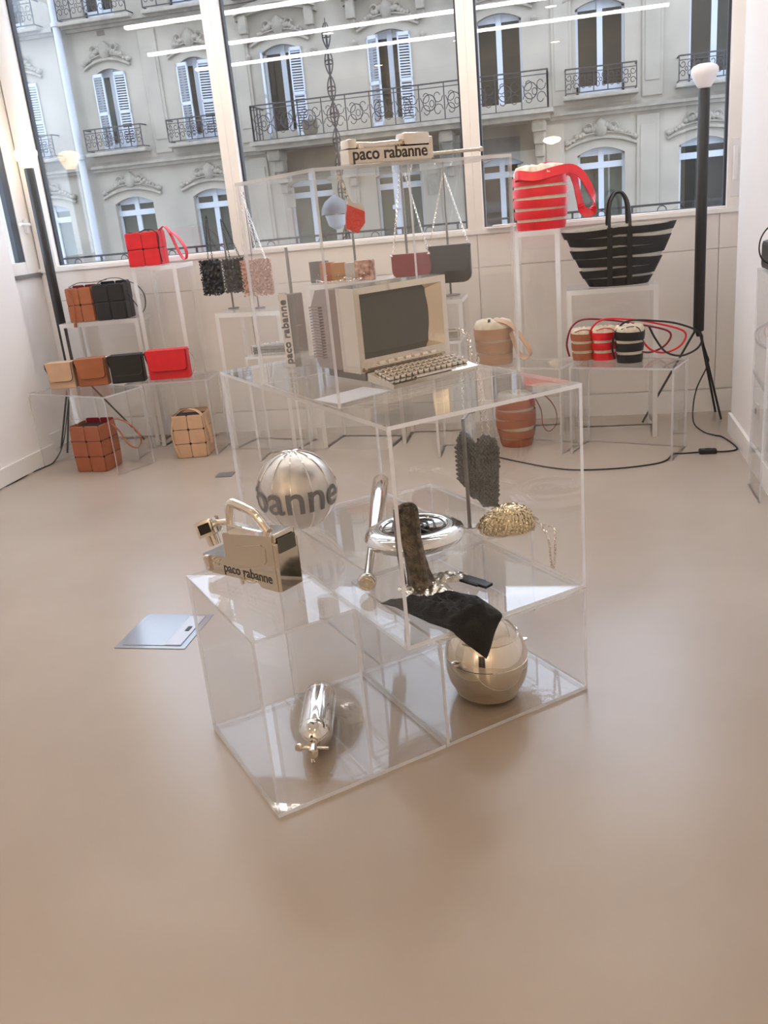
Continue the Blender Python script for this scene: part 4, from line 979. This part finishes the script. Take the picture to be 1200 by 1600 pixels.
def crumple(name, label, loc, rz, w, d, h, mat, cat, seed):
    m = MB(); n1, n2 = 22, 16; rows = []
    for i in range(n1+1):
        row = []
        for j in range(n2+1):
            x, y = (i/n1-.5)*w, (j/n2-.5)*d; k = max(0, 1-max(abs(2*i/n1-1), abs(2*j/n2-1))**3)
            row.append((x+.004*noise.noise(Vector((x*90, y*90, seed))), y, .003+k*(h*.55+h*.9*abs(noise.noise(Vector((x*32, y*32, seed+3)))))))
        rows.append(row)
    m.ring(rows, cap=False, closed=False, smooth=False)
    return tag(m.build(name, mat, None, loc, (0, 0, rz), solid=.002), label, cat)
crumple('foil_pouch', 'crumpled silver foil pouch under the pewter mesh bag', UV(1.285, 2.235, .377), CA-.2, .155, .13, .022, 'foil', 'pouch', 2.0)
crumple('foil_sheet', 'crinkled silver sheet between the scarf and the black tab', UV(1.395, 2.275, .377), CA-.5, .11, .07, .02, 'silver_sequin', 'sheet', 7.0)
o = MB().bbox(-.062, -.018, 0, .062, .018, .010, .003).bbox(-.050, -.024, .001, .03, .024, .009, .003).build('black_tab', 'black_leather', None, UV(1.443, 2.192, .376), (0, 0, CA-R_(75)))
tag(o, 'small flat black leather tab lying right of the foil sheet', 'tab')

# mesh bags on the right-hand rear case
t = thing('hook_stand', 'dark metal stand rising beside the hanging grey mesh bag', 'stand', tuple(UV(1.745, 2.66, .362)))
MB().cyl((0, 0, .004), (0, 0, .425), .0075, 12).build('rod', 'grey_metal', t)
MB().bbox(-.025, -.025, 0, .025, .025, .005, .002).build('foot', 'chrome', t)
MB().tube([(0, 0, .42), (.01, .08, .425), (.03, .12, .42)], .004, 6).build('arm', 'grey_metal', t)
t = thing('mesh_bag', 'grey metal mesh bag with a notched top hanging on a chain', 'bag', (-.375, 3.26, .40))
ox, oz = .375, -.40
pg = [(-.448, .673), (-.425, .712), (-.405, .705), (-.378, .658), (-.356, .685), (-.343, .698), (-.305, .68), (-.290, .641), (-.300, .475), (-.307, .409), (-.352, .41), (-.411, .464), (-.452, .531)]
pg = [(a+ox, b+oz) for a, b in pg]
MB().prism(pg[::-1], -.012, .012, 'y').build('bag_body', 'pewter_mail', t)
m = MB(); random.seed(2); z = .005; k = 0
while z < .31:
    x = -.09+(.0075 if k % 2 else 0)
    while x < .1:
        if inside((x, z), pg) or inside((x+.004, z), pg):
            zz = z+.006*abs(((x*38) % 2)-1)
            m.lathe([(.001, .0035), (.005, .003), (.008, .0), (.005, -.001)], 6, smooth=False, cap=False, c=(0, 0, 0)) if False else None
            b = len(m.v); c = Vector((x, -.016-.005*cos(x*30), zz))
            for i in range(6): m.v.append((c.x+.0085*cos(i*pi/3), c.y-.004*sin(i*pi/3), c.z+.0085*sin(i*pi/3)))
            m.v.append((c.x, c.y-.006, c.z-.002))
            for i in range(6): m.f.append((b+i, b+(i+1) % 6, b+6)); m.m.append(0); m.sm.append(False)
        x += .0125
    z += .0088; k += 1
stuff(m.build('mesh_scales', 'pewter_mail', t))
chain([(.022, 0, .285), (.025, -.0, .47), (.02, 0, .60)], .014, t, 'chrome'); chain([(.05, 0, .29), (.032, 0, .47), (.022, 0, .60)], .014, t, 'chrome')
chain([(-.05, 0, .31), (-.04, 0, .47), (-.03, 0, .60)], .014, t, 'chrome')
MB().tube([(.005, -.012, .285), (.02, -.016, .262), (.035, -.012, .29)], .005, 6).build('clasp', 'black_metal', t)
t = thing('gold_mesh_bag', 'slumped gold metal mesh bag with a long chain', 'bag', (-.268, 3.10, .362), R_(8))
rows = []; N = 40
for z, k in ((.002, 1.0), (.02, 1.04), (.045, .98), (.07, .82), (.09, .58), (.10, .30), (.104, .02)):
    rows.append([(.098*k*(1+.10*noise.noise(Vector((3*cos(2*pi*j/N), 3*sin(2*pi*j/N), z*20))))*cos(2*pi*j/N)+.02*z/.1, .062*k*(1+.12*noise.noise(Vector((3*cos(2*pi*j/N), 3*sin(2*pi*j/N), 4+z*20))))*sin(2*pi*j/N), z) for j in range(N)])
MB().ring(rows).build('bag_body', 'gold_mail', t)
m = MB(); random.seed(8)
for k in range(850):
    a = random.uniform(0, 2*pi); zf = random.uniform(.0, 1)**.8; z = .004+.098*zf
    i = min(len(rows)-2, max(0, [i for i in range(len(rows)-1) if rows[i][0][2] <= z][-1])); f = (z-rows[i][0][2])/(rows[i+1][0][2]-rows[i][0][2])
    j = int(a/(2*pi)*N) % N; p = Vector(rows[i][j])*(1-f)+Vector(rows[i+1][j])*f; nrm = Vector((p.x, p.y*2.2, (z-.03)*.9)).normalized()
    nrm = (nrm+Vector((random.uniform(-.4, .4), random.uniform(-.4, .4), random.uniform(-.4, .4)))).normalized()
    T = Matrix.Translation(p+nrm*.003) @ Vector((0, 0, 1)).rotation_difference(nrm).to_matrix().to_4x4(); b = len(m.v)
    for q in range(6): m.v.append(tuple(T @ Vector((.0066*cos(q*pi/3), .0066*sin(q*pi/3), 0))))
    m.v.append(tuple(T @ Vector((0, 0, .003))))
    for q in range(6): m.f.append((b+q, b+(q+1) % 6, b+6)); m.m.append(0); m.sm.append(False)
stuff(m.build('mesh_scales', 'gold_mail', t))
chain(spline([(.07, .0, .075), (.10, .0, .06), (.125, .01, .03), (.137, -.01, .006), (.150, -.055, -.01), (.155, -.062, -.07), (.158, -.064, -.12), (.163, -.064, -.14), (.172, -.062, -.09), (.176, -.058, -.02), (.178, -.03, .008), (.15, .02, .008), (.10, .05, .02)], 8), .012, t, 'chrome', th=.0018)

# ------------------------------------------------------------------ lamps, cables, floor fittings
def tripod(label, x, y, lit, legs, cordpts, rz=0):
    o = thing('floor_lamp', label, 'lamp', (x, y, 0), rz, 'tall black tripod lamps by the window')
    MB().lathe([(.03, .595), (.034, .60), (.034, 2.03), (.03, 2.035)], 24).build('pole', 'black_metal', o)
    MB().lathe([(.030, 2.033), (.040, 2.04), (.052, 2.062), (.070, 2.095), (.079, 2.118), (.078, 2.14), (.066, 2.156), (.04, 2.166), (.001, 2.169)], 32).build('bulb', 'bulb_lit' if lit else 'bulb_off', o)
    for (lx, ly) in legs:
        MB().tube([(lx*.04, ly*.04, .61), (lx, ly, .004)], .0075, 8).build('leg', 'black_metal', o)
    MB().lathe([(.012, .56), (.022, .60), (.012, .62)], 12).build('leg_joint', 'black_metal', o)
    MB().tube(spline(cordpts, 8), .0045, 6).build('power_cord', 'black_cord', o)
    return o
lamp = tripod('black tripod lamp with a white unlit globe by the right wall', .785, 6.08, False, [(.155, -.02), (.15, .20), (-.35, -.02)],
       [(0, 0, .6), (.05, -.02, .45), (.06, -.03, .38), (-.02, -.10, .22), (-.045, -.2, .05), (.0, -.32, .006), (.06, -.42, .005), (.095, -.46, .005), (.13, -.62, .005), (.135, -.75, .005), (.06, -.79, .005), (-.03, -.78, .005), (-.16, -.80, .005), (-.22, -.80, .005), (-.245, -.84, .005), (-.28, -.93, .005), (-.36, -1.0, .005), (-.55, -1.06, .005), (-.78, -1.07, .005), (-.95, -1.0, .005), (-1.15, -.85, .005), (-1.3, -.72, .005)])
MB().bbox(-.085, -.825, .0, .015, -.78, .028, .008).bbox(-.05, -.815, .026, -.02, -.79, .031, .002).build('cord_switch', 'black_cord', lamp)
tripod('black tripod lamp with a glowing globe in the left corner', -3.765, 6.10, True, [(-.15, -.12), (.47, .06), (-.02, -.25)],
       [(0, -.02, .58), (-.01, -.15, .30), (.04, -.38, .10), (.03, -.52, .01), (.02, -.62, .005), (.0, -.75, .005), (.005, -.95, .005), (.0, -1.12, .005), (.01, -1.4, .005), (.02, -2.2, .005)])
t = thing('floor_hatch', 'square steel access hatch set in the floor left of the cases', 'hatch', (-1.655, 2.97, 0), 0)
MB().bbox(-.15, -.15, 0, .15, .15, .003, .001).build('hatch_frame', 'hatch_steel', t)
MB().bbox(-.125, -.128, .002, .125, .128, .0055, .001).build('lid', 'hatch_steel', t)
MB().bbox(.055, -.126, .005, .123, .126, .0068, .0005).build('lid_inlay', 'hatch_inlay', t)
MB().bbox(.09, -.01, .0065, .108, .03, .0085, .001).build('finger_pull', 'black_metal', t)
o = MB().bbox(-.055, -.05, 0, .055, .05, .004, .001).build('floor_plate', 'tile_grey', None, (-2.235, 5.15, 0), (0, 0, R_(6))); tag(o, 'small dark square plate on the floor behind the ball', 'plate')
t = thing('wall_socket', 'white electrical socket low on the right wall', 'socket', (.95, 4.93, .33), 0)
MB().bbox(-.010, -.04, -.04, 0, .04, .04, .003).build('face_plate', 'white_plastic', t)
MB().lathe([(.018, -.001), (.02, .0), (.018, .001)], 16, c=(0, 0, 0)).build('socket_well', 'tile_grey', t).rotation_euler = (0, R_(90), 0)
for ch in t.children:
    if ch.name.startswith('socket_well'): ch.location = (-.0115, 0, 0)
o = MB().bbox(-.10, -.03, 0, .10, .03, .012, .004).bbox(-.06, -.025, .012, .11, .028, .022, .004).build('acrylic_offcut', 'white_plastic', None, (-.47, 6.31, SILL), (0, 0, .03)); tag(o, 'white folded wrap lying on the window sill by the red bucket bag', 'wrap')
